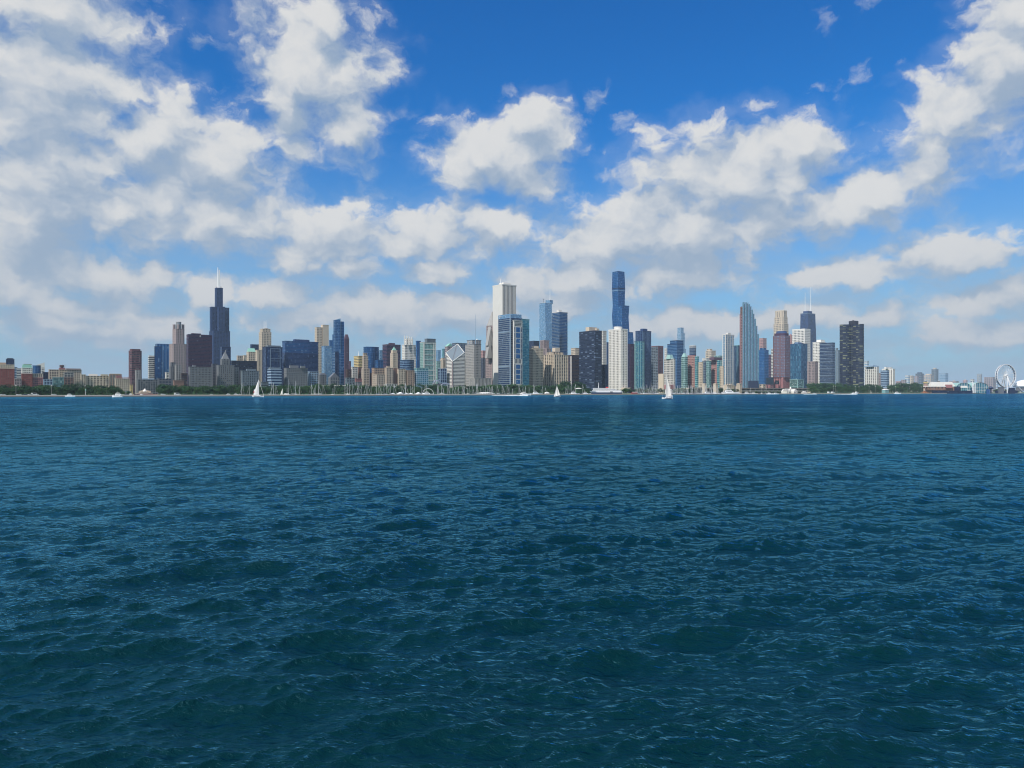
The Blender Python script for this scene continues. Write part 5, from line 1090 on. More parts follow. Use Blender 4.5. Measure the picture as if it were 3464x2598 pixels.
def pier_halls():
    D = 1860
    t = Tower('pier_terminal', 'tan and red pier hall with a long white roof ending in two towers', 60, D=D, yaw=rad(0)); t._root(3120, 3235)
    t.tier(3122, 3235, 1309, style='blank', w='brown', r=.2, roof=False, name='hall')
    t.hip('long_white_roof', 3136, 3232, 1292, 'offwhite', r=.25, ridge=(.8, .5), yb=1307)
    t.block('red_wall', 3197, 3222, 1301, 1312, mat='rose', r=.1, dd=-14)
    t.block('white_eave', 3122, 3200, 1305.5, 1308, mat='white', r=.05, dd=-16)
    for q_ in (3124, 3132, 3140, 3150, 3160, 3172, 3184): t.block('arch_opening', q_, q_ + 5, 1309.5, 1314, mat='g_dark', r=.3, dd=-15)
    for cx in (3131, 3176):
        dd = 0 if cx == 3131 else 30
        t.block('tower_shaft', cx - 7, cx + 7, 1296, 1322, mat='cream', poly=chamf(1, .2), dd=dd); t.block('tower_gallery', cx - 9, cx + 9, 1293, 1296, mat='yellow', poly=chamf(1, .2), dd=dd)
        t.block('tower_lantern', cx - 4, cx + 4, 1289, 1293, mat='dgrey', poly=ngon(10), dd=dd); t.block('lantern_cap', cx - 5, cx + 5, 1288, 1289, mat='white', poly=ngon(10), dd=dd)
        for s_ in (-3.6, 0, 3.6): t.block('slot', cx + s_ - .9, cx + s_ + .9, 1299, 1313, mat='rose', r=.4, dd=dd - 11) if cx == 3131 else None
    for cx, w_, lb, y0 in ((3250, 48, 'barrel-arched pier hall with teal glass gable, the left and larger one', 1296), (3306, 52, 'barrel-arched pier hall with teal glass gable, the right one nearer the wheel', 1295)):
        t = Tower('arched_glass_hall', lb, 60, D=D + 2, yaw=0.0); t._root(cx - w_ / 2, cx + w_ / 2); t.o['group'] = 'arched glass halls on the pier'
        m_ = t.D / F; a = w_ / 2 * m_; zb, zt_ = t.zz(1312), t.zz(y0); mb = MB(); n_ = 12; pts = [(-a, 0)] + [(-a * math.cos(math.pi * i / n_), zb + (zt_ - zb) * math.sin(math.pi * i / n_)) for i in range(n_ + 1)] + [(a, 0)]
        k_ = len(pts); mb.v = [(x, -12, z) for x, z in pts] + [(x, 40, z) for x, z in pts]; mb.f = [tuple(range(k_))[::-1], tuple(range(k_, 2 * k_))]; mb.build('glass_gable', MATS['g_teal'], t.o)
        mb = MB(); q2 = [(x * 1.02, z * 1.02 + .3) for x, z in pts[1:-1]]; k_ = len(q2); mb.v = [(x, -13, z) for x, z in q2] + [(x, 40, z) for x, z in q2] ; mb.f = [(i, i + 1, k_ + i + 1, k_ + i) for i in range(k_ - 1)]; mb.build('barrel_roof', MATS['sea'], t.o, smooth=True)
        for i in range(1, 9):
            x = -a + 2 * a * i / 9; zz = zb + (zt_ - zb) * math.sqrt(max(0, 1 - (x / a) ** 2)); mb = MB(); mb.box(x - .3, x + .3, -12.5, -12.05, 0, zz); mb.build('mullion', MATS['offwhite'], t.o)
        for z in (zb * .5, zb): mb = MB(); mb.box(-a, a, -12.7, -12.05, z - .3, z + .3); mb.build('transom', MATS['offwhite'], t.o)
    t = simple('restaurant_block', 'dark round-fronted block before the left glass arch on the pier', 40, [(3228, 3249, 1308)], D=D - 50, yaw=0.0, w='navy', g='g_black', style='band', fp=3.5, poly=ngon(16))
    t = simple('white_slope_hall', 'low white sloping roof between the two glass arches', 40, [(3248, 3272, 1312)], D=D - 30, yaw=0.0, w='sea', g='g_teal', style='curtain', r=.4); t.hip('sloping_roof', 3246, 3274, 1305, 'offwhite', r=.4, ridge=(.85, .5))
    t = simple('long_terrace', 'long low navy terrace running along the pier front', 30, [(3152, 3290, 1322)], D=D - 70, yaw=0.0, w='navy', g='g_black', style='band', fp=4, r=.08)
    t = simple('kiosk_block', 'bright blue ticket booth under the swing ride', 30, [(3336, 3348, 1317), ], D=D - 60, yaw=0.0, w='midblue', g='g_blue', style='grid')
    for a_, b__, y_, m_, lb in ((3376, 3396, 1310, 'dgrey', 'dark shed left of the observation wheel legs'), (3412, 3434, 1312, 'navy', 'dark shed right of the observation wheel legs')): simple('pier_shed', lb, 30, [(a_, b__, y_)], D=D - 40, yaw=0.0, w=m_, style='blank', r=.5)
    e = empty('swing_ride', (X(3352, D - 50), D - 50, GZ)); tag(e, 'blue wave swing ride with a mushroom canopy left of the wheel', 'carousel'); m_ = D / F
    mb = MB(); mb.lathe([(1.6, 0), (1.4, 14 * m_)], 10); mb.build('column', MATS['hull_blue'], e); mb = MB(); mb.lathe([(1.5, 13 * m_), (8.2 * m_, 16 * m_), (8.0 * m_, 18.5 * m_), (3 * m_, 21 * m_), (.4, 23.5 * m_)], 18); mb.build('canopy', MATS['hull_blue'], e, smooth=True)
    for px_ in (3290, 3294, 3299): 
        e = empty('white_pylon', (X(px_, D - 66), D - 66, GZ)); tag(e, 'slim white pylon in front of the arched glass halls', 'pylon', 'white pylons before the glass halls'); mb = MB(); mb.tube((0, 0, 0), (0, 0, Z(1296 if px_ > 3290 else 1291, D) - GZ), .9, .7); mb.build('pole', MATS['mast'], e); mb = MB(); mb.lathe([(1.6, 0), (1.6, 1)], 8); mb.build('base', MATS['greystone'], e)
pier_halls()

# ------------------------------------------------------------------ trees
def crown_mesh(name, seed, mat, rows=1150):
    rg = random.Random(seed); mb = MB(); lobes = []
    for i in range(13):
        a = rg.uniform(0, 6.283); z = rg.uniform(.28, .88); rr = rg.uniform(.10, .38) * (1.15 - abs(z - .55))
        lobes.append((rr * math.cos(a), rr * math.sin(a), z, rg.uniform(.15, .26)))
    for _ in range(rows):
        cx, cy, cz, r = rg.choice(lobes); d = Vector((rg.gauss(0, 1), rg.gauss(0, 1), rg.gauss(0, 1))).normalized() * r * (rg.random() ** .35)
        p = Vector((cx + d.x * 1.05, cy + d.y * 1.05, max(.12, cz + d.z * .8))); s_ = rg.uniform(.018, .042)
        nrm = (d.normalized() + Vector((rg.gauss(0, .6), rg.gauss(0, .6), rg.gauss(0, .6)))).normalized(); u = nrm.orthogonal().normalized(); w = nrm.cross(u)
        mb.add([tuple(p - u * s_ - w * s_ * .4), tuple(p + u * s_ * .2 - w * s_), tuple(p + u * s_ + w * s_ * .3), tuple(p - u * s_ * .1 + w * s_)], [(0, 1, 2, 3)])
    me = bpy.data.meshes.new(name); me.from_pydata(mb.v, [], mb.f); me.materials.append(MATS[mat]); return me
def trunk_mesh():
    mb = MB(); mb.tube((0, 0, 0), (0, 0, .42), .030, .018)
    for k in range(6): a = k * 1.05; mb.tube((0, 0, .18 + .03 * k), (.22 * math.cos(a), .22 * math.sin(a), .5 + .04 * k), .014, .005, n=4)
    me = bpy.data.meshes.new('trunk'); me.from_pydata(mb.v, [], mb.f); me.materials.append(MATS['bark']); return me
CR = [crown_mesh('crown', 100 + i, 'leaf' if i % 3 else 'leaf_dark') for i in range(6)]; TRK = trunk_mesh()
ZONES = [(-60, 75, 'before the leftmost red brick hotel'), (75, 150, 'below the green mansard roof'), (150, 280, 'before the teal glass hall and apartment house'), (280, 440, 'before the long cream hotel'), (440, 640, 'below the granite tower with turrets'),
 (640, 735, 'before the dark red slab tower'), (735, 880, 'below the pyramid-topped tower'), (880, 960, 'below the white banded office'), (960, 1085, 'below the wide navy slab'), (1085, 1200, 'below the sharp blue tower'), (1200, 1300, 'below the beige setback tower'),
 (1300, 1410, 'below the green-capped tower'), (1410, 1500, 'below the green glass tower'), (1500, 1575, 'below the diamond roof'), (1575, 1668, 'below the mast-topped tower'), (1668, 1790, 'below the very tall white slab'), (1790, 1905, 'below the tan gridded tower'),
 (1905, 1962, 'in the tall clump left of the blue-black slab'), (1962, 2150, 'around the moored white ship'), (2150, 2300, 'below the stepped blue tower'), (2300, 2500, 'below the twin brick and green towers'), (2500, 2740, 'below the stepped fin tower'), (2740, 2840, 'below the white-lined blue tower'),
 (2840, 2925, 'at the foot of the dark lobed tower'), (2925, 3030, 'below the white column tower'), (3030, 3140, 'in the wood left of the pier tower'), (3140, 3600, 'along the pier promenade')]
def zone(px): 
    for a_, b__, s_ in ZONES:
        if px < b__: return s_
    return ZONES[-1][2]
def tree(px, off, yt, wide=None, rg=random):
    D = line_at(px, off); h = max(4.0, Z(yt - 1.5, D) - GZ); w_ = wide or h * rg.uniform(1.1, 1.5)
    e = empty('leafy_tree', (X(px, D), D, GZ), rg.uniform(0, 6.28)); row = 'back' if off > 200 else ('middle' if off > 110 else 'front')
    zn = zone(px); tag(e, 'park tree %s, %s row' % (zn, row), 'tree', 'park trees %s, %s row' % (zn, row))
    c = bpy.data.objects.new('crown', random.choice(CR)); COL.objects.link(c); c.parent = e; c.scale = (w_, w_, h * 1.04)
    k = bpy.data.objects.new('trunk', TRK); COL.objects.link(k); k.parent = e; k.scale = (w_, w_, h)
rt = random.Random(5)
def belt(x0, x1, step, yt, off, j=3, wig=0.0):
    x = x0
    while x < x1:
        tree(x + rt.uniform(-3, 3), off + rt.uniform(-12, 12), yt + rt.uniform(-j, j) + wig * math.sin(x * .021), rg=rt); x += step * rt.uniform(.8, 1.2)
belt(-50, 405, 19, 1305, 180, 2.5, 2.5); belt(-50, 408, 20, 1312, 100, 2, 1); belt(408, 440, 14, 1325, 60, 1.5)
belt(545, 905, 17, 1306, 260, 2.5, 2); belt(540, 905, 19, 1314, 150, 2)
belt(905, 1300, 17, 1304, 330, 2.5, 2); belt(900, 1300, 19, 1313, 180, 2.5)
belt(1300, 1640, 17, 1306, 330, 2.5, 3); belt(1300, 1640, 20, 1314, 180, 2.5)
belt(1640, 1905, 17, 1305, 330, 2.5, 2); belt(1640, 1905, 19, 1313, 180, 3)
belt(1906, 1965, 13, 1294, 300, 3); belt(1900, 2000, 15, 1308, 200, 3); belt(1960, 2060, 16, 1318, 160, 2)
belt(2110, 2260, 13, 1316, 120, 2); belt(2285, 2440, 14, 1313, 160, 3); belt(2440, 2500, 14, 1317, 90, 2); belt(2560, 2650, 15, 1326, 60, 1.5)
belt(2742, 2835, 12, 1297, 300, 2); belt(2742, 2860, 14, 1308, 160, 3); belt(2835, 2985, 13, 1304, 260, 4); belt(2860, 3030, 15, 1312, 130, 3)
belt(3028, 3130, 12, 1298, 420, 2); belt(3030, 3180, 14, 1311, 200, 3); belt(3185, 3240, 14, 1313, 110, 3); belt(3240, 3340, 15, 1319, 90, 2); belt(3370, 3464, 11, 1318, 90, 2)
# undergrowth between the trunks: nobody could count it
def scrub():
    rg = random.Random(3); mb = MB()
    for (a_, b__, o1, o2) in ((-80, 405, 130, 240), (545, 1905, 200, 380), (1905, 2060, 200, 330), (2742, 3130, 190, 330)):
        for _ in range(int((b__ - a_) * 9)):
            px = rg.uniform(a_, b__); of_ = rg.uniform(o1, o2); D = line_at(px, of_); x, y = X(px, D), D; z = GZ + rg.random() ** 1.2 * 6.0; s_ = rg.uniform(.5, 1.3)
            u = Vector((rg.gauss(0, 1), rg.gauss(0, 1), rg.gauss(0, 1))).normalized(); w = u.orthogonal().normalized(); p = Vector((x, y, z))
            mb.add([tuple(p - u * s_), tuple(p - w * s_), tuple(p + u * s_), tuple(p + w * s_)], [(0, 1, 2, 3)])
    o = mb.build('undergrowth', MATS['leaf_dark'], kind='stuff'); tag(o, 'dark green undergrowth under the park trees', 'bushes')
scrub()

# ------------------------------------------------------------------ boats
def hull_mb(L_=10.0, B_=3.0, H_=1.1, sheer=.35, n=9):
    mb = MB(); secs = []
    for i in range(n):
        t_ = i / (n - 1); w_ = B_ / 2 * (math.sin(math.pi * min(1, (t_ * .62 + .24)) ) ** .8) * (1 if t_ < .75 else max(.02, 1 - ((t_ - .75) / .25) ** 1.6)); zz = H_ + sheer * (t_ - .3) ** 2 * 1.6; x = -L_ / 2 + L_ * t_
        secs.append([(x, -w_, zz), (x, -w_ * .82, .15), (x - .02 * L_ * (t_ > .9), 0, -.35), (x, w_ * .82, .15), (x, w_, zz)])
    for sct in secs: mb.v += sct
    for i in range(n - 1):
        for k in range(4): a_ = i * 5 + k; mb.f.append((a_, a_ + 5, a_ + 6, a_ + 1))
        mb.f.append((i * 5 + 4, i * 5 + 9, i * 5 + 5, i * 5))
    mb.f.append((0, 1, 2, 3, 4)); return mb
def sail_mb(pts, thick=.04, belly=.6, n=10):
    """triangular sail: luff bottom, luff top, leech bottom; bellied"""
    A, B, C = [Vector(p) for p in pts]; mb = MB(); nrm = (B - A).cross(C - A).normalized(); grid = []
    for i in range(n + 1):
        row = []; t_ = i / n
        for j in range(n + 1):
            s_ = j / n; p = A.lerp(B, t_) ; q = C.lerp(B, t_) + (C - A).normalized() * (math.sin(math.pi * t_) * (C - A).length * .10); r_ = p.lerp(q, s_) + nrm * belly * math.sin(math.pi * s_) * (1 - t_) ** .6 * min(1, .4 + t_ * 2); row.append(r_)
        grid.append(row)
    for side in (0, thick):
        for row in grid: mb.v += [tuple(p + nrm * side) for p in row]
    N = (n + 1) ** 2
    for i in range(n):
        for j in range(n):
            a_ = i * (n + 1) + j; mb.f.append((a_, a_ + 1, a_ + n + 2, a_ + n + 1)); mb.f.append((N + a_, N + a_ + n + 1, N + a_ + n + 2, N + a_ + 1))
    return mb
def sailboat(name, label, px, py, ytop, L_, sails, rz=0.0, hull='hull', heel=0.0, group=None, cat='sailboat', crew=0, radar=False, jib_furled=False, mx=0.0):
    D = EYE * F / (py - HY); e = empty(name, (X(px, D), D, .05)); e.rotation_euler = (rad(heel), 0, rz); tag(e, label, cat, group)
    H_ = Z(ytop, D); k_ = L_ / 10
    hull_mb(L_, L_ * .3, 1.05 * k_).build('hull', MATS[hull], e, smooth=False)
    mb = MB(); mb.prism([(-L_ * .38, -L_ * .146), (L_ * .1, -L_ * .146), (L_ * .4, -L_ * .03), (L_ * .4, L_ * .03), (L_ * .1, L_ * .146), (-L_ * .38, L_ * .146)], .48 * k_, [(-L_ * .38, -L_ * .148), (L_ * .1, -L_ * .152), (L_ * .41, -L_ * .03), (L_ * .41, L_ * .03), (L_ * .1, L_ * .152), (-L_ * .38, L_ * .148)], .64 * k_); mb.build('stripe', MATS['hull_blue'], e)
    mb = MB(); mb.prism([(-L_ * .12, -.9 * k_), (L_ * .2, -.7 * k_), (L_ * .2, .7 * k_), (-L_ * .12, .9 * k_)], 1.0 * k_, [(-L_ * .10, -.7 * k_), (L_ * .16, -.5 * k_), (L_ * .16, .5 * k_), (-L_ * .10, .7 * k_)], 1.62 * k_); cb = mb.build('cabin', MATS['hull'], e)
    mb = MB(); mb.box(-L_ * .06, L_ * .12, -.78 * k_, .78 * k_, 1.22 * k_, 1.42 * k_); mb.build('cabin_window', MATS['boat_glass'], cb)
    m0 = L_ * .08 + mx
    mb = MB(); mb.tube((m0, 0, 1.0 * k_), (m0, 0, H_), .12, .07, n=8); mb.build('mast', MATS['mast'], e)
    mb = MB(); mb.tube((m0, 0, 2.0 * k_), (-L_ * .42, 0, 2.05 * k_), .10, .08, n=6); mb.build('boom', MATS['mast'], e)
    mb = MB(); mb.tube((m0, 0, H_ * .93), (L_ * .48, 0, 1.3 * k_), .13 if jib_furled else .03, n=5); mb.build('forestay', MATS['sail' if jib_furled else 'mast'], e)
    mb = MB(); mb.tube((m0, 0, H_ * .99), (-L_ * .48, 0, 1.2 * k_), .025, n=4); mb.build('backstay', MATS['mast'], e)
    for s_ in (-1, 1):
        mb = MB(); mb.tube((m0, 0, H_ * .9), (m0 - .2, s_ * L_ * .14, 1.1 * k_), .02, n=4); mb.build('shroud', MATS['mast'], e)
    if 'main' in sails: sail_mb([(m0 - .15, 0, 2.25 * k_), (m0 - .1, 0, H_ - .3), (-L_ * .40, .3, 2.25 * k_)], belly=.7).build('mainsail', MATS['sail'], e, smooth=True)
    if 'jib' in sails: sail_mb([(L_ * .46, 0, 1.5 * k_), (m0 + .25, 0, H_ * .90), (m0 - .9, .5, 1.7 * k_)], belly=.7).build('jib', MATS['sail'], e, smooth=True)
    mb = MB(); mb.box(-L_ * .34, -L_ * .14, -.1 * k_, .1 * k_, 1.0 * k_, 1.35 * k_); mb.build('cockpit_coaming', MATS['hull'], e)
    if radar:
        for s_ in (-1, 1):
            mb = MB(); pts = [(-L_ * .44, s_ * L_ * .1, 1.0 * k_), (-L_ * .50, s_ * L_ * .1, 2.4 * k_), (-L_ * .46, s_ * L_ * .09, 3.2 * k_), (-L_ * .40, s_ * L_ * .05, 3.5 * k_)]
            for p_, q_ in zip(pts[:-1], pts[1:]): mb.tube(p_, q_, .09, n=5)
            mb.build('stern_arch', MATS['mast'], e)
    return e, D
def person(px, D, z, label, h=1.7, mat='shirt', dx=0, sit=False, rz=0):
    me = bpy.data.meshes.new('person'); bm = bmesh.new()
    J = dict(p=(0, 0, .52), c=(0, 0, .74), n=(0, 0, .83), h=(0, 0, .93), ls=(-.11, 0, .80), le=(-.15, .03, .63), lh=(-.13, .10, .50), rs=(.11, 0, .80), re=(.15, .03, .63), rh=(.13, .10, .50),
             lk=(-.06, .02, .28), la=(-.06, 0, .03), lf=(-.06, .08, .01), rk=(.06, .02, .28), ra=(.06, 0, .03), rf=(.06, .08, .01))
    if sit: J.update(lk=(-.07, .24, .50), la=(-.07, .25, .27), lf=(-.07, .33, .25), rk=(.07, .24, .50), ra=(.07, .25, .27), rf=(.07, .33, .25))
    R_ = dict(p=.085, c=.10, n=.035, h=.065, ls=.045, le=.033, lh=.022, rs=.045, re=.033, rh=.022, lk=.045, la=.03, lf=.02, rk=.045, ra=.03, rf=.02)
    ed = [('p', 'c'), ('c', 'n'), ('n', 'h'), ('c', 'ls'), ('ls', 'le'), ('le', 'lh'), ('c', 'rs'), ('rs', 're'), ('re', 'rh'), ('p', 'lk'), ('lk', 'la'), ('la', 'lf'), ('p', 'rk'), ('rk', 'ra'), ('ra', 'rf')]
    ks = list(J); me.from_pydata([tuple(c * h for c in J[k]) for k in ks], [(ks.index(a_), ks.index(b__)) for a_, b__ in ed], []); bm.free()
    o = bpy.data.objects.new('person', me); COL.objects.link(o); o.modifiers.new('skin', 'SKIN'); o.modifiers.new('sub', 'SUBSURF').levels = 1
    for i, k in enumerate(ks): me.skin_vertices[0].data[i].radius = (R_[k] * h, R_[k] * h)
    me.skin_vertices[0].data[0].use_root = True
    bpy.context.view_layer.update(); m2 = bpy.data.meshes.new_from_object(o.evaluated_get(bpy.context.evaluated_depsgraph_get())); o.modifiers.clear(); o.data = m2
    m2.materials.clear(); m2.materials.append(MATS[mat]); m2.materials.append(MATS['skin']); m2.materials.append(MATS['dgrey'])
    for f in m2.polygons:
        z_ = f.center.z / h; f.material_index = 1 if z_ > .83 else (2 if z_ < .5 else 0); f.use_smooth = True
    o.location = (X(px, D) + dx, D, z); o.rotation_euler = (0, 0, rz); tag(o, label, 'person'); return o

e1, D1 = sailboat('big_white_sailboat', 'white sailboat under full mainsail with furled jib, beside the red-striped beacon', 874, 1343.5, 1283, 10.3, ('main',), 0, jib_furled=True, mx=-.35)
e2, D2 = sailboat('nearest_sailboat', 'nearest sailboat with tall cream mainsail and stern arch, right of centre', 2257, 1349.6, 1268, 7.4, ('main',), rad(183), heel=-1.5, radar=True, mx=.3)
e3, D3 = sailboat('small_two_sail_sloop', 'small sloop with mainsail and jib set, below the tan gridded tower', 1885, 1341.6, 1304.5, 6.8, ('main', 'jib'), rad(176))
e4, D4 = sailboat('distant_dinghy', 'little white sail close to shore below the white banded office', 953, 1338.0, 1314, 4.6, ('main',), 0, mx=1.0)
person(2262, D2, .95, 'person in a red shirt seated in the nearest sailboat cockpit', mat='shirt', sit=True, rz=1.2, dx=1.0)
person(2250, D2, .9, 'person in dark clothes standing by the boom of the nearest sailboat', mat='hull_blue', rz=.3, dx=-.2)
person(866, D1, .95, 'person in a dark jacket sitting at the stern of the big sailboat', mat='hull_blue', sit=True, rz=-1.4, dx=-1.2)

def masted(px, off, hh, L_, rz, zone_, k_):
    D = line_at(px, off)
    return (X(px, D), D)
# moored yachts: one of each kind, then copies
def proto_moored(L_, H_, furl, mat):
    e = empty('moored_sailboat', (0, 0, 0)); hull_mb(L_, L_ * .29, 1.1).build('hull', MATS[mat], e)
    mb = MB(); mb.box(-L_ * .12, L_ * .18, -.8, .8, 1.05, 1.6); mb.build('cabin', MATS['hull'], e)
    mb = MB(); mb.tube((L_ * .06, 0, 1), (L_ * .06, 0, H_), .12, .09, n=5); mb.build('mast', MATS['mast'], e)
    mb = MB(); mb.tube((L_ * .06, 0, 2.1), (-L_ * .4, 0, 2.1), .22, .16, n=5); mb.build('furled_boom', MATS['hull_blue' if furl else 'sail'], e)
    mb = MB(); mb.tube((L_ * .06, 0, H_ * .94), (L_ * .47, 0, 1.3), .08 if furl else .04, n=4); mb.build('forestay', MATS['mast'], e)
    return e
PROT = [proto_moored(9.5, 13.5, True, 'hull'), proto_moored(11, 16, False, 'hull'), proto_moored(8, 11.5, False, 'hull'), proto_moored(10, 14.5, True, 'hull_blue')]
used_p = set(); rb = random.Random(21)
BOATS = [815, 824, 845, 916, 927, 932, 970, 975, 993, 998, 1012, 1051, 1054, 1065, 1068, 1075, 1077, 1091, 1125, 1129, 1165, 1175, 1178, 1181, 1192, 1209, 1213, 1225,
 1240, 1243, 1257, 1275, 1280, 1290, 1300, 1307, 1322, 1331, 1358, 1371, 1373, 1388, 1393, 1404, 1425, 1436, 1445, 1478, 1480, 1484, 1492, 1501, 1512, 1523, 1530, 1543, 1548, 1553, 1562, 1570, 1573, 1580, 1586, 1596, 1604, 1610, 1617, 1625,
 1633, 1641, 1649, 1654, 1662, 1667, 1680, 1697, 1700, 1714, 1721, 1733, 1735, 1754, 1756, 1770, 1779, 1789, 1803, 1809, 1837, 1843, 1913, 1920, 1935, 1948, 1970]
BOATS += [2150 + i * 3.4 for i in range(24)] + [2262 + i * 3.6 for i in range(48)] + [2446, 2453, 2461, 2468, 2486, 2540, 2577, 2590]
zc = {}
for i, q_ in enumerate(BOATS):
    k_ = rb.randrange(4); p_ = PROT[k_]
    if k_ in used_p: e = copy_tree(p_)
    else: e = p_; used_p.add(k_)
    inb = 755 < q_ < 2560; D = line_at(q_, rb.uniform(9, 36) if inb else rb.uniform(5, 20)); land = not inb
    e.location = (X(q_, D), D, GZ + .1 if land else .0)
    e.rotation_euler = (0, 0, rb.choice((0, 0, math.pi, YAW, YAW + math.pi)) + rb.uniform(-.5, .5)); s_ = rb.uniform(.78, 1.12) * (1.0 if q_ < 1900 else 1.1); e.scale = (s_, s_, s_ * rb.uniform(.9, 1.12))
    zn = zone(q_); kind_ = ('with blue sail cover', 'with tall mast', 'small and short-masted', 'with dark blue hull')[k_]
    tag(e, 'moored sailboat %s, %s' % (kind_, zn), 'sailboat', 'moored sailboats %s, %s' % (kind_, zn))
for k_ in range(4):
    if k_ not in used_p:
        for c in list(PROT[k_].children): bpy.data.objects.remove(c)
        bpy.data.objects.remove(PROT[k_])
def motor_yacht(label, px, py, L_, rz=0.0, off=None, speed=False, mat='hull', tower=True, cat='motorboat', name='motor_yacht', z=0.0, group=None):
    D = EYE * F / (py - HY) if off is None else line_at(px, off); e = empty(name, (X(px, D), D, z), rz); tag(e, label, cat, group); k_ = L_ / 10
    if speed: e.rotation_euler = (0, rad(-4), rz)
    hull_mb(L_, L_ * .3, 1.3 * k_, .8).build('hull', MATS[mat], e)
    mb = MB(); mb.prism([(-L_ * .3, -1.1 * k_), (L_ * .2, -1.0 * k_), (L_ * .2, 1.0 * k_), (-L_ * .3, 1.1 * k_)], 1.3 * k_, [(-L_ * .28, -1.0 * k_), (L_ * .06, -.8 * k_), (L_ * .06, .8 * k_), (-L_ * .28, 1.0 * k_)], 2.5 * k_); c = mb.build('cabin', MATS['hull'], e)
    mb = MB(); mb.box(-L_ * .26, L_ * .10, -1.04 * k_, 1.04 * k_, 1.75 * k_, 2.15 * k_); mb.build('window_strip', MATS['boat_glass'], c)
    if tower:
        mb = MB(); mb.box(-L_ * .22, L_ * .02, -.8 * k_, .8 * k_, 3.3 * k_, 3.42 * k_)
        for a_ in (-.2, 0): 
            for s_ in (-1, 1): mb.tube((L_ * a_, s_ * .7 * k_, 2.4 * k_), (L_ * a_, s_ * .7 * k_, 3.35 * k_), .06 * k_, n=4)
        mb.build('flybridge', MATS['hull'], e)
    mb = MB(); mb.tube((-L_ * .1, 0, 2.5 * k_), (-L_ * .14, 0, 4.3 * k_), .05 * k_, n=4); mb.build('aerial', MATS['mast'], e)
    return e, D
def wake(label, px0, px1, py, seed=1):
    rg = random.Random(seed); D = EYE * F / (py - HY); mb = MB(); n_ = int((px1 - px0) * 5)
    for _ in range(n_):
        t_ = rg.random() ** .8; px = px1 + (px0 - px1) * t_; wv = (1 - t_ * .7); x = X(px, D); y = D + rg.gauss(0, 1.6 + 2 * t_); z = .15 + abs(rg.gauss(0, .22)) * wv; s_ = rg.uniform(.25, .8) * wv + .1
        mb.lathe([(s_ * .9, z - s_ * .35), (s_ * .7, z + s_ * .15), (s_ * .15, z + s_ * .4)], 5, (x, y))
    o = mb.build('wake_foam', MATS['tent'], kind='stuff'); tag(o, label, 'foam')
motor_yacht('white motor yacht speeding right with a long foam wake, before blue banded tower', 1778, 1338.6, 14, 0, speed=True); wake('white foam wake trailing left behind the speeding motor yacht', 1664, 1788, 1338.8, 2)
motor_yacht('white speedboat running right with foam wake, before the lobed dark tower', 2890, 1334.2, 13, 0, speed=True, tower=False, name='speedboat'); wake('white foam wake behind the speedboat before the lobed dark tower', 2822, 2900, 1334.3, 3)
motor_yacht('small white launch with foam wake below the white gabled clubhouse', 2752, 1333.6, 8, 0, speed=True, tower=False, name='speedboat'); wake('broken white foam line below the white gabled clubhouse', 2655, 2762, 1333.7, 4)
motor_yacht('white motorboat left of the fountain terrace, nearest to the camera', 397, 1344.0, 9, rad(185), name='motorboat', tower=False); motor_yacht('white twin-deck motorboat behind the nearest small one at left', 403, 1340.8, 12, rad(4), name='motorboat')
motor_yacht('white cabin boat with open bow before the fountain terrace', 475, 1341.3, 9, rad(170), name='motorboat', tower=False); motor_yacht('small dark hulled boat with short mast right of the fountain terrace', 537, 1340.8, 5.5, rad(10), mat='brown', name='motorboat', tower=False)
motor_yacht('flat white runabout alone below the dark red tower', 717, 1340.2, 7.5, rad(5), name='motorboat', tower=False)
for q_, lb in ((238, 'white motor cruiser with flybridge moored before the left park trees'), (775, 'white motor cruiser, left of two below the pyramid-topped tower'), (800, 'white motor cruiser, right of two below the pyramid-topped tower'), (1085, 'white cruiser moored below the notched pale tower')): motor_yacht(lb, q_, 0, 9, rb.uniform(-.2, .2), off=(12 if 760 < q_ < 2560 else -4), name='motorboat')
ya, yD = motor_yacht('boat with a big round white arch frame among the marquees', 1448, 0, 15, 0, off=14, name='motorboat')
mb = MB()
for i in range(12): mb.tube((7 * math.cos(math.pi * i / 12), 0, 2.5 + 6.5 * math.sin(math.pi * i / 12)), (7 * math.cos(math.pi * (i + 1) / 12), 0, 2.5 + 6.5 * math.sin(math.pi * (i + 1) / 12)), .22, n=5)
mb.build('arch_frame', MATS['mast'], ya)
for q_, L_, lb in ((1497, 11, 'rounded white cruiser below the diamond roof'), (1688, 9, 'small white cruiser below the very tall white slab'), (1815, 17, 'long low white yacht left of the small two-sail sloop'), (1943, 16, 'white yacht with a tall bridge left of the moored ship'), (1983, 14, 'white yacht just left of the moored ship, bow right'),
     (2395, 18, 'white motor yacht moored below the right-hand bridge masts'), (2420, 15, 'white motor yacht before the middle bridge tower'), (2452, 16, 'white yacht left of the streamlined one'), (2470, 30, 'largest streamlined white motor yacht before the bridge towers'), (2500, 14, 'white cruiser at the foot of the tallest bridge tower'),
     (2528, 15, 'white cruiser below the stepped fin tower'), (2551, 13, 'white cruiser with dark windows right of the fin tower'), (2604, 12, 'small white cruiser before the red tower base'), (2625, 11, 'tiny white cruiser left of the white gabled clubhouse'), (3036, 15, 'white harbour launch below the distant pinkish blocks')):
    motor_yacht(lb, q_, 0, L_, rb.uniform(-.25, .25), off=(14 if q_ < 2560 else -5), name='motorboat', z=0)
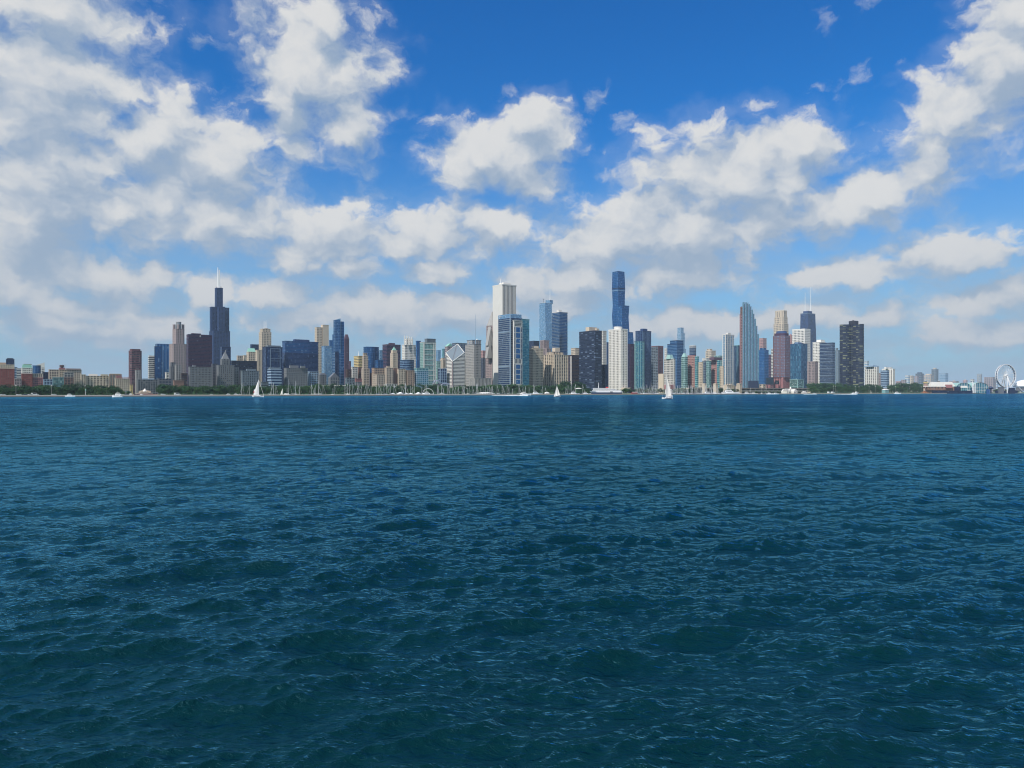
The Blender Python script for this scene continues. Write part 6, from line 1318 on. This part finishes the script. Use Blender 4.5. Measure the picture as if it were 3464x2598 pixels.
def big_ship():
    D = line_at(2055, 20); m_ = D / F; e = empty('moored_ship', (X(2052, D), D, 0), 0); tag(e, 'moored white passenger ship with dark blue hull and red funnel', 'ship')
    Lh = 104 * m_; z = lambda py: Z(py, D)
    mb = MB(); f_ = lambda w_: [(-Lh / 2, -w_ * .3), (-Lh / 2 + 8, -w_), (Lh / 2 - 3, -w_), (Lh / 2, -w_ * .7), (Lh / 2, w_ * .7), (Lh / 2 - 3, w_), (-Lh / 2 + 8, w_), (-Lh / 2, w_ * .3)]
    mb.prism([(x * .97, y) for x, y in f_(6)], .2, f_(6.6), z(1327.3)); mb.build('lower_hull', MATS['hull_blue'], e)
    mb = MB(); mb.prism(f_(6.7), z(1327.3), [(x + (-2.5 if x < 0 else 0), y) for x, y in f_(6.9)], z(1323)); mb.build('white_hull', MATS['hull'], e)
    for nm, a_, b__, y0, y1 in (('main_deck', -47, 48, 1323, 1319.8), ('promenade_deck', -44, 30, 1319.8, 1316), ('bridge_deck', -44, 6, 1316, 1312.5)):
        mb = MB(); mb.box(a_ * m_, b__ * m_, -5.2, 5.2, z(y0), z(y1)); o = mb.build(nm, MATS['hull'], e)
        mb = MB(); n_ = int((b__ - a_) / 2.2)
        for i in range(n_): x = (a_ + 1 + i * 2.2) * m_; mb.box(x, x + 1.1 * m_, -5.28, -5.15, z(y0) + .6, z(y0) + 1.7)
        mb.build('porthole_row', MATS['boat_glass'], o)
    mb = MB(); mb.box(10 * m_, 19 * m_, -6.98, -6.6, z(1328), z(1324)); mb.build('side_door', MATS['dgrey'], e)
    mb = MB(); mb.prism([(-3 * m_, -2.4), (5 * m_, -2.4), (5 * m_, 2.4), (-3 * m_, 2.4)], z(1313.5), [(-1.5 * m_, -2), (5.5 * m_, -2), (5.5 * m_, 2), (-1.5 * m_, 2)], z(1309)); mb.build('funnel', MATS['flag'], e)
    mb = MB(); mb.tube((-27 * m_, 0, z(1316)), (-27 * m_, 0, z(1294)), .5, .25); mb.build('foremast', MATS['mast'], e)
    for a_ in (-35, -18, 14, 24):
        mb = MB(); mb.prism([(a_ * m_, -4.6), ((a_ + 3) * m_, -4.6), ((a_ + 3) * m_, -3.2), (a_ * m_, -3.2)], z(1316 if a_ < 8 else 1319), [(a_ * m_ - .3, -4.8), ((a_ + 3) * m_ + .3, -4.8), ((a_ + 3) * m_ + .3, -3), (a_ * m_ - .3, -3)], z(1316 if a_ < 8 else 1319) + 1.4); mb.build('lifeboat', MATS['offwhite'], e)
big_ship()
def red_boat():
    D = line_at(2147, 14); m_ = D / F; e = empty('red_tour_boat', (X(2147, D), D, .3), .1); tag(e, 'low red tour boat with a white roof rail right of the moored ship', 'boat')
    hull_mb(26 * m_, 5, 2.0).build('hull', MATS['flag'], e); mb = MB(); mb.box(-9 * m_, 8 * m_, -1.8, 1.8, 1.8, 3.2); mb.build('deckhouse', MATS['boat_glass'], e); mb = MB(); mb.box(-10 * m_, 9 * m_, -2.1, 2.1, 3.2, 3.7); mb.build('roof', MATS['flag'], e)
    mb = MB(); mb.box(-10 * m_, 9 * m_, -2.2, -2.1, 3.7, 4.4); mb.build('rail', MATS['mast'], e)
red_boat()
def beacon():
    D = line_at(861.5, -6); m_ = D / F; e = empty('harbour_beacon', (X(861.5, D), D, 0)); tag(e, 'white harbour light with one red band left of the big sail', 'lighthouse')
    mb = MB(); mb.lathe([(3.0, -.6), (3.0, 1.2), (2.4, 1.3)], 14); mb.build('concrete_base', MATS['seawall'], e)
    zz = [Z(y_, D) for y_ in (1336, 1327.5, 1324.8, 1320.5, 1318.2)]
    mb = MB(); mb.lathe([(1.15, 1.2), (.85, zz[1])], 16); mb.build('lower_tower', MATS['hull'], e)
    mb = MB(); mb.lathe([(1.4, zz[1]), (1.4, zz[2])], 16); mb.build('red_band', MATS['flag'], e)
    mb = MB(); mb.lathe([(.85, zz[2]), (.8, zz[3]), (1.0, zz[3] + .1), (.6, zz[4] - .2), (.1, zz[4] + .3)], 16); mb.build('lantern', MATS['hull'], e)
beacon()
# cars and service vans on the drive
def car_proto(white=True, van=False):
    e = empty('delivery_van' if van else 'parked_car', (0, 0, 0)); L_ = 6.5 if van else 4.5; H_ = 2.6 if van else 1.45
    prof = [(-L_ / 2, .4), (L_ / 2, .4), (L_ / 2, .9), (L_ * .32, 1.0), (L_ * .2, H_), (-L_ * .34 if not van else -L_ / 2, H_), (-L_ / 2, 1.0 if not van else H_ - .05)]
    mb = MB(); n_ = len(prof); mb.v = [(x, -.9, z) for x, z in prof] + [(x, .9, z) for x, z in prof]; mb.f = [tuple(range(n_)), tuple(range(2 * n_ - 1, n_ - 1, -1))] + [(i, n_ + i, n_ + (i + 1) % n_, (i + 1) % n_) for i in range(n_)]
    mb.build('body', MATS['hull' if white else 'dgrey'], e)
    mb = MB(); mb.box(-L_ * .26, L_ * .2, -.93, .93, 1.0 if not van else 1.5, H_ - .15); mb.build('window', MATS['boat_glass'], e)
    for x in (-L_ * .32, L_ * .32):
        for s_ in (-1, 1): mb = MB(); mb.tube((x, s_ * .75, .34), (x, s_ * .95, .34), .34, n=10); mb.build('wheel', MATS['asphalt'], e)
    return e
cp = [car_proto(True), car_proto(False), car_proto(True, True)]; first = [True] * 3
for q_, k_, lb in ((10, 0, 'white car at the left edge of the park drive'), (64, 0, 'white car on the drive below the leftmost brick hotel'), (86, 1, 'grey car between two white cars below the mansard hotel'), (102, 0, 'white car on the drive below the mansard hotel'), (118, 2, 'white van below the pink brick block'),
        (182, 0, 'white car on the drive before the teal glass hall'), (552, 0, 'white car on the drive below the granite tower'), (600, 2, 'white van on the drive left of the dark red tower'), (625, 1, 'grey car on the drive left of the dark red tower'),
        (2805, 2, 'white van, left of two before the white-lined blue tower'), (2818, 2, 'white van, right of two before the white-lined blue tower'), (2899, 2, 'white van at the foot of the lobed dark tower'), (2884, 1, 'grey car beside the white van under the lobed tower'), (2948, 0, 'white car right of the lobed dark tower')):
    e = cp[k_] if first[k_] else copy_tree(cp[k_]); first[k_] = False; D = line_at(q_, 40); e.location = (X(q_, D), D, GZ + .07); e.rotation_euler = (0, 0, YAW); tag(e, lb, 'van' if k_ == 2 else 'car'); e.scale = (1.5, 1.5, 1.5) if k_ == 2 and q_ > 2000 else (1, 1, 1)
# lamp posts along the promenade
lp = empty('street_lamp', (0, 0, 0)); mb = MB(); mb.tube((0, 0, 0), (0, 0, 9.5), .16, .10); mb.build('pole', MATS['greystone'], lp); mb = MB(); mb.lathe([(.5, 9.4), (.6, 9.7), (.1, 10.1)], 8); mb.build('lamp_head', MATS['offwhite'], lp); mb = MB(); mb.box(-1.2, 1.2, -.08, .08, 9.2, 9.35); mb.build('bracket', MATS['greystone'], lp)
ft = True
for q_ in (54, 174, 288, 424, 2819, 2826, 2893, 2906, 2940, 2961, 2981, 2997, 3030, 3078, 3116, 3160, 3184, 3306, 3360, 3376, 3440):
    e = lp if ft else copy_tree(lp); ft = False; D = line_at(q_, 22); e.location = (X(q_, D), D, GZ); e.scale = (1, 1, 1.0 if q_ < 1000 else 1.6); zn = zone(q_); tag(e, 'tall grey street lamp %s' % zn, 'street lamp', 'street lamps %s' % zn)
# navigation light with green lamp head on the left shore
D = line_at(290, 1); e = empty('green_harbour_light', (X(290, D), D, GZ)); tag(e, 'slim harbour light post with green head before the left trees', 'beacon'); mb = MB(); mb.tube((0, 0, 0), (0, 0, 5), .15); mb.build('post', MATS['mast'], e); mb = MB(); mb.lathe([(.5, 4.8), (.6, 5.6), (.2, 6.2)], 8); mb.build('green_head', MATS['copper'], e)
# lake-front parasols
for q_, lb in ((3127, 'orange-red market canopy at the pier root'), (3420, 'small yellow parasol below the observation wheel'), (3452, 'small pale parasol near the right edge')):
    D = line_at(q_, 14); e = empty('market_parasol', (X(q_, D), D, GZ)); tag(e, lb, 'parasol'); w_ = 9 if q_ == 3127 else 3.5; mb = MB(); mb.lathe([(w_, 2.3), (w_ * .5, 3.2), (.1, 3.9)], 10); mb.build('canopy', MATS['orange' if q_ == 3127 else ('yellow' if q_ == 3420 else 'tent')], e); mb = MB(); mb.tube((0, 0, 0), (0, 0, 2.6), .1); mb.build('pole', MATS['mast'], e)

# ------------------------------------------------------------------ air
def haze(density):
    mb = MB(); mb.box(-48000, 48000, -46000, 46000, -4.0, 560)
    m = bpy.data.materials.new('haze_air'); m.use_nodes = True; nt = m.node_tree; nt.nodes.clear(); o_ = nt.nodes.new('ShaderNodeOutputMaterial'); v = nt.nodes.new('ShaderNodeVolumePrincipled')
    v.inputs['Color'].default_value = (.66, .84, 1.0, 1); v.inputs['Density'].default_value = density; v.inputs['Anisotropy'].default_value = 0.0; nt.links.new(v.outputs[0], o_.inputs['Volume'])
    o = mb.build('haze', m, kind='stuff'); return o
haze(4.5e-5)

# labels of look-alikes: tell each one by its place from the left within its own row
ORD = 'leftmost,second,third,fourth,fifth,sixth,seventh,eighth,ninth,tenth,eleventh,twelfth,thirteenth,fourteenth,fifteenth,sixteenth,seventeenth,eighteenth,nineteenth,twentieth,twenty-first,twenty-second'.split(',')
bpy.context.view_layer.update()
by = {}
for o in S.objects:
    if o.parent is None and 'label' in o.keys() and 'category' in o.keys(): by.setdefault(o['label'], []).append(o)
for lb, lst in by.items():
    if len(lst) < 2: continue
    lst.sort(key=lambda o: o.location.x / max(1.0, o.location.y))
    for i, o in enumerate(lst):
        o['label'] = lb + (', leftmost' if i == 0 else (', rightmost' if i == len(lst) - 1 else ', %s from left' % ORD[min(i, 21)]))
